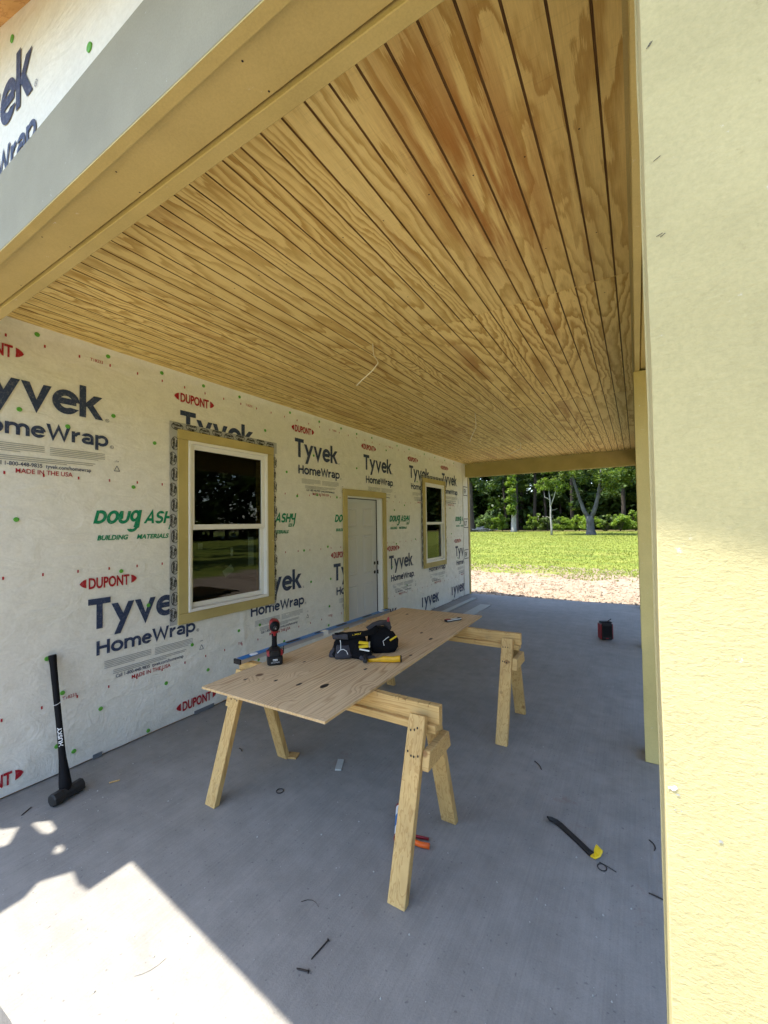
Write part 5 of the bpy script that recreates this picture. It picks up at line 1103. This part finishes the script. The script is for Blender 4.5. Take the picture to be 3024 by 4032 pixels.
# ================================================================== YARD AND WOODS
q = MB()
for i in range(9000):
    y = 9.9 + 8.5 * random.random() ** 1.3; x = random.uniform(-9, 6)
    rock(q, x, y, gz(x, y) + 0.0, random.uniform(0.012, 0.05) * (0.7 + 0.6 * random.random()))
single('soil_clods', q, 'clod', (-2, 13, -0.2), 'dry clods and straw on the bare soil beyond the slab', 'soil', kind='stuff')
q = MB()
for i in range(46000):
    y = 14.5 + 62 * random.random() ** 1.5; x = random.uniform(-0.42 * y - 4, 0.12 * y + 4)
    edge = 15.9 + 2.5 * noise.noise(Vector((x * 0.35, 0, 0))) + 1.2 * noise.noise(Vector((x * 1.3, 4, 0)))
    if y < edge and random.random() < 0.93: continue
    s_ = random.uniform(0.02, 0.05) * (1 + y / 50); a = random.random() * 6.28; z = gz(x, y) if y < 26 else -0.2
    for k in range(2):
        a += 2.1; w_ = s_ * 0.35; dx_, dy_ = math.cos(a), math.sin(a)
        q.add([(x - dy_ * w_, y + dx_ * w_, z - 0.01), (x + dy_ * w_, y - dx_ * w_, z - 0.01), (x + dx_ * s_ * 0.6, y + dy_ * s_ * 0.6, z + s_)], [(0, 1, 2)])
single('lawn_grass', q, 'grass', (-6, 35, -0.2), 'sunlit mown lawn between the bare soil and the trees', 'grass', kind='stuff')

def leaves(mb, clumps, n, size, rnd, flat_=0.6):
    tot = sum(c[3] ** 2 for c in clumps)
    for (cx_, cy_, cz_, r_) in clumps:
        for _ in range(max(6, int(n * r_ * r_ / tot))):
            d = Vector((rnd.gauss(0, 1), rnd.gauss(0, 1), rnd.gauss(0, 1))).normalized() * r_ * rnd.random() ** 0.45
            p = Vector((cx_, cy_, cz_)) + Vector((d.x, d.y, d.z * 0.75)); s_ = size * rnd.uniform(0.6, 1.3)
            a = Vector((rnd.gauss(0, 1), rnd.gauss(0, 1), rnd.gauss(0, flat_))).normalized(); b_ = a.cross(Vector((rnd.gauss(0, .5), rnd.gauss(0, .5), 1))).normalized()
            mb.add([tuple(p - a * s_), tuple(p + b_ * s_ * 0.45), tuple(p + a * s_), tuple(p - b_ * s_ * 0.45)], [(0, 1, 2, 3)])
def tree(name, loc, label, trunk, limbs, clumps, nleaf, size, bark, leaf, seed, group='trees at the edge of the wood'):
    rnd = random.Random(seed); root = empty(name, loc, 0, label, 'tree', group)
    q = MB()
    for path, rad in trunk + limbs: q.tube(path, rad, 9)
    mesh_obj('trunk', q, bark, root, smooth=True)
    q = MB(); leaves(q, clumps, nleaf, size, rnd); mesh_obj('crown', q, leaf, root)
    return root
def cl(rnd, n, cx_, cy_, z0, z1, rx, r_): return [(cx_ + rnd.uniform(-rx, rx), cy_ + rnd.uniform(-rx, rx) * 0.7, rnd.uniform(z0, z1), rnd.uniform(0.5, 1.0) * r_) for _ in range(n)]
rd_ = random.Random(5)
G0 = -0.2
# big forked oak
tree('oak_tree', (-5.24, 61.0, G0), 'big grey oak with forked trunk at the right of the lawn',
     [([(0, 0, -0.1), (0, 0, 0.15), (-0.02, 0, 0.7), (-0.05, 0, 1.7), (-0.1, 0, 2.5)], [0.85, 0.66, 0.50, 0.47, 0.50])],
     [([(-0.25, 0, 2.3), (-0.75, 0, 3.2), (-1.3, 0, 5.0), (-1.9, 0.2, 7.2), (-2.15, 0.3, 9.0), (-3.2, 0.3, 12)], [0.34, 0.25, 0.20, 0.18, 0.16, 0.10]),
      ([(0.15, 0, 2.3), (0.55, 0, 3.4), (0.95, 0.2, 5.0), (1.25, 0.4, 7.0), (1.6, 0.5, 10.0)], [0.33, 0.27, 0.23, 0.19, 0.12]),
      ([(-2.0, 0.25, 8.0), (-3.0, 0.0, 9.2), (-4.4, -0.2, 9.9)], [0.12, 0.09, 0.04]), ([(1.0, 0.2, 5.4), (2.2, -0.2, 6.8), (3.6, -0.4, 7.8)], [0.12, 0.09, 0.04])],
     cl(rd_, 46, 0.8, 0.5, 7.4, 15, 6.0, 1.7) + cl(rd_, 10, 3.6, 0.0, 6.0, 9.0, 2.4, 1.3) + cl(rd_, 6, -3.0, 0, 8.6, 11, 1.5, 1.2), 14000, 0.24, 'bark', 'leaf_mid', 1)
for kx, ky, lab in ((12.5, 12.0, 'broad oak in the side yard mirrored in the near window'), (17.0, 23.0, 'second broad oak in the side yard mirrored in the far window')):
    tree('oak_tree', (kx, ky, G0), lab, [([(0, 0, -0.1), (0, 0, 0.2), (0, 0, 2.0), (0.1, 0, 3.5)], [0.6, 0.42, 0.36, 0.36])], [([(0, 0, 3.2), (-1.2, 0.3, 5.5), (-2.5, 0.3, 8.5)], [0.25, 0.18, 0.08]), ([(0.1, 0, 3.2), (1.0, -0.5, 6.0), (1.6, -1.0, 9.5)], [0.25, 0.18, 0.08])], cl(rd_, 46, 0, 0, 5.5, 11.5, 5.2, 1.5), 6000, 0.26, 'bark', 'leaf_mid', int(kx), 'oaks in the side yard')
# pale sapling
tree('sapling', (-9.74, 58.7, G0), 'slender pale sapling with sparse top in the middle of the lawn',
     [([(0, 0, -0.1), (0.02, 0, 1.0), (-0.06, 0, 2.4), (-0.02, 0, 3.6), (-0.12, 0, 4.9), (-0.25, 0, 6.4)], [0.17, 0.13, 0.12, 0.11, 0.08, 0.03])],
     [([(-0.02, 0, 3.9), (0.35, 0, 4.9), (0.65, 0, 5.9), (0.9, 0, 6.5)], [0.08, 0.06, 0.045, 0.02]), ([(-0.1, 0, 4.7), (-0.5, 0, 5.0), (-0.75, 0, 5.1), (-0.8, 0, 5.7)], [0.06, 0.05, 0.04, 0.02]),
      ([(-0.04, 0, 2.2), (-0.5, 0, 2.5), (-0.8, 0, 2.45)], [0.035, 0.025, 0.012]), ([(-0.03, 0, 2.0), (0.25, 0, 2.7), (0.32, 0.0, 2.2)], [0.03, 0.02, 0.012]), ([(0.0, 0, 3.3), (0.5, 0, 3.4), (0.8, 0, 3.6)], [0.03, 0.02, 0.01])],
     cl(rd_, 16, -0.1, 0, 6.0, 7.4, 1.7, 0.55) + cl(rd_, 8, 0.9, 0, 5.6, 6.6, 1.4, 0.45) + cl(rd_, 4, -1.3, 0, 5.6, 6.3, 0.6, 0.4), 1500, 0.14, 'bark_p', 'leaf_lit', 2)
# vine-clad pale trunk
tree('vine_clad_tree', (-19.57, 78.3, G0), 'pale trunk hung with bright climbing vine at the left of the lawn',
     [([(0, 0, -0.1), (0, 0, 0.4), (0.05, 0, 2.5), (-0.1, 0, 6), (-0.2, 0, 12), (-0.2, 0, 17)], [0.75, 0.52, 0.44, 0.38, 0.3, 0.2])], [],
     [(rd_.uniform(-0.55, 0.45), -0.35, 3.6 + 0.32 * k, rd_.uniform(0.35, 0.75)) for k in range(40)] + cl(rd_, 12, -0.2, -0.9, 3.2, 9.0, 0.7, 0.9), 5200, 0.20, 'bark_p', 'leaf_lit', 3)
tree('dark_pine', (-21.6, 88.0, G0), 'straight dark trunk just right of the vine-clad tree', [([(0, 0, -0.1), (0, 0, 0.5), (0.1, 0, 8), (0.1, 0, 18)], [0.75, 0.6, 0.52, 0.35])], [], cl(rd_, 14, 0, 0, 10.5, 19, 3.2, 1.6), 3000, 0.28, 'bark_d', 'leaf_dark', 4)
tree('dark_pine', (-28.4, 80.9, G0), 'leaning dark trunk close to the far corner of the house', [([(0.1, 0, -0.1), (0, 0, 0.5), (-0.25, 0, 7), (-0.1, 0, 18)], [0.6, 0.48, 0.42, 0.3])], [], cl(rd_, 26, 1.0, -1, 8.0, 19, 5.0, 1.8), 5000, 0.28, 'bark_d', 'leaf_dark', 5)
# thinner trunks one can pick out inside the wood
slim = [(-18.6, 92, 0.34, 'thin dark trunk right of the vine-clad tree'), (-16.9, 95, 0.26, 'thinner dark trunk between the vine-clad tree and the sapling'), (-11.4, 93, 0.36, 'dark trunk rising right behind the sapling'), (-9.2, 96, 0.30, 'slim dark trunk between the sapling and the oak'),
        (-25.2, 94, 0.30, 'slim dark trunk left of the vine-clad tree'), (-2.2, 92, 0.38, 'dark trunk in shade right of the oak'), (0.9, 95, 0.3, 'dark trunk nearest the right-hand posts'), (-14.3, 98, 0.25, 'slim trunk deep in the wood left of the sapling')]
for i, (x, y, r_, lab) in enumerate(slim):
    tree('slim_tree', (x, y, G0), lab, [([(0, 0, -0.1), (0.05, 0, 4), (rd_.uniform(-.4, .4), 0, 10), (rd_.uniform(-.5, .5), 0, 18)], [r_ * 1.2, r_, r_ * 0.9, r_ * 0.6])], [], cl(rd_, 14, 0, -1.0, 6.0, 18, 3.2, 1.5), 2600, 0.28, 'bark_d', 'leaf_dark' if i % 3 else 'leaf_mid', 20 + i)
# shrubs along the wood's edge
sh = [(-24.6, 82, 3.0, 'bright shrub left of the vine-clad trunk'), (-22.4, 81, 3.6, 'tall bright shrub against the vine-clad trunk'), (-17.2, 84, 3.4, 'bright shrub right of the dark pine trunk'), (-14.4, 83, 3.0, 'bright shrub left of the sapling'), (-11.6, 82, 2.7, 'low shrub behind the sapling'),
      (-9.0, 83, 3.2, 'bright shrub between the sapling and the oak'), (-7.0, 81, 2.9, 'bright shrub touching the left of the oak trunk'), (-4.6, 82, 3.0, 'shrub behind the oak trunk'), (-2.4, 80, 3.2, 'bright shrub right of the oak trunk'), (-0.2, 82, 3.6, 'bright shrub nearest the right-hand posts'), (2.4, 81, 3.4, 'bright shrub hidden mostly by the right-hand posts'), (-27.5, 86, 2.6, 'dull shrub beside the leaning dark trunk')]
for i, (x, y, h_, lab) in enumerate(sh):
    rnd = random.Random(60 + i); root = empty('shrub', (x, y, G0), 0, lab, 'shrub', 'shrubs along the edge of the wood')
    q = MB()
    for k in range(6): a = rnd.random() * 6.28; q.tube([(0, 0, 0), (math.cos(a) * .5, math.sin(a) * .5, h_ * .4), (math.cos(a) * 1.0, math.sin(a) * .8, h_ * .8)], [0.05, 0.035, 0.015], 5)
    mesh_obj('stems', q, 'bark_d', root)
    q = MB(); leaves(q, cl(rnd, 16, 0, 0, 0.5, h_ * 0.72, 1.5, 0.75) + cl(rnd, 6, 0, 0, h_ * .7, h_ * .95, 0.9, 0.45), 2300, 0.17, rnd); mesh_obj('foliage', q, 'leaf_lit' if i % 4 != 3 else 'leaf_mid', root)
q = MB(); rnd = random.Random(4)
for k in range(90): a = rnd.random() * 3.14; x, y, z = rnd.gauss(0, .9), rnd.gauss(0, .6), abs(rnd.gauss(0, .35)); q.tube([(x - math.cos(a), y - math.sin(a) * .5, z), (x + math.cos(a), y + math.sin(a) * .5, z + rnd.uniform(-.2, .3))], 0.05, 5)
o = mesh_obj('brush_pile', q, 'bark_p'); o.location = (-26.8, 81.5, G0); tag(o, 'low heap of cut brush beside the leaning dark trunk', 'brush')
# the wood behind, and the one across the yard to the right that the panes mirror
def wood(name, n, fx, size, label, loc, seed, nc_=1300, mats=('leaf_dark', 'bark_d')):
    rnd = random.Random(seed); q = MB()
    cls = [fx(rnd) for _ in range(nc_)]
    leaves(q, cls, n, size, rnd)
    q.m = 1
    for k in range(70):
        c = fx(rnd); x, y = c[0], c[1]; q.tube([(x, y, -0.2), (x + rnd.uniform(-.5, .5), y, 9), (x + rnd.uniform(-1, 1), y, 17)], [0.3, 0.24, 0.15], 6)
    single(name, q, list(mats), loc, label, 'wood', kind='stuff').location = loc
wood('woodland', 160000, lambda r: (r.uniform(-66, 62), r.uniform(94, 128), 22 * r.random() ** 1.2 + 0.3, r.uniform(2.0, 3.4)), 0.85, 'dark mass of woodland beyond the lawn', (-18, 104, G0), 9)
wood('woodland', 60000, lambda r: (r.uniform(36, 52), r.uniform(-40, 122), 19 * r.random() + 0.3, r.uniform(1.8, 3.4)), 0.75, 'woodland across the yard mirrored in the window panes', (44, 25, G0), 10)
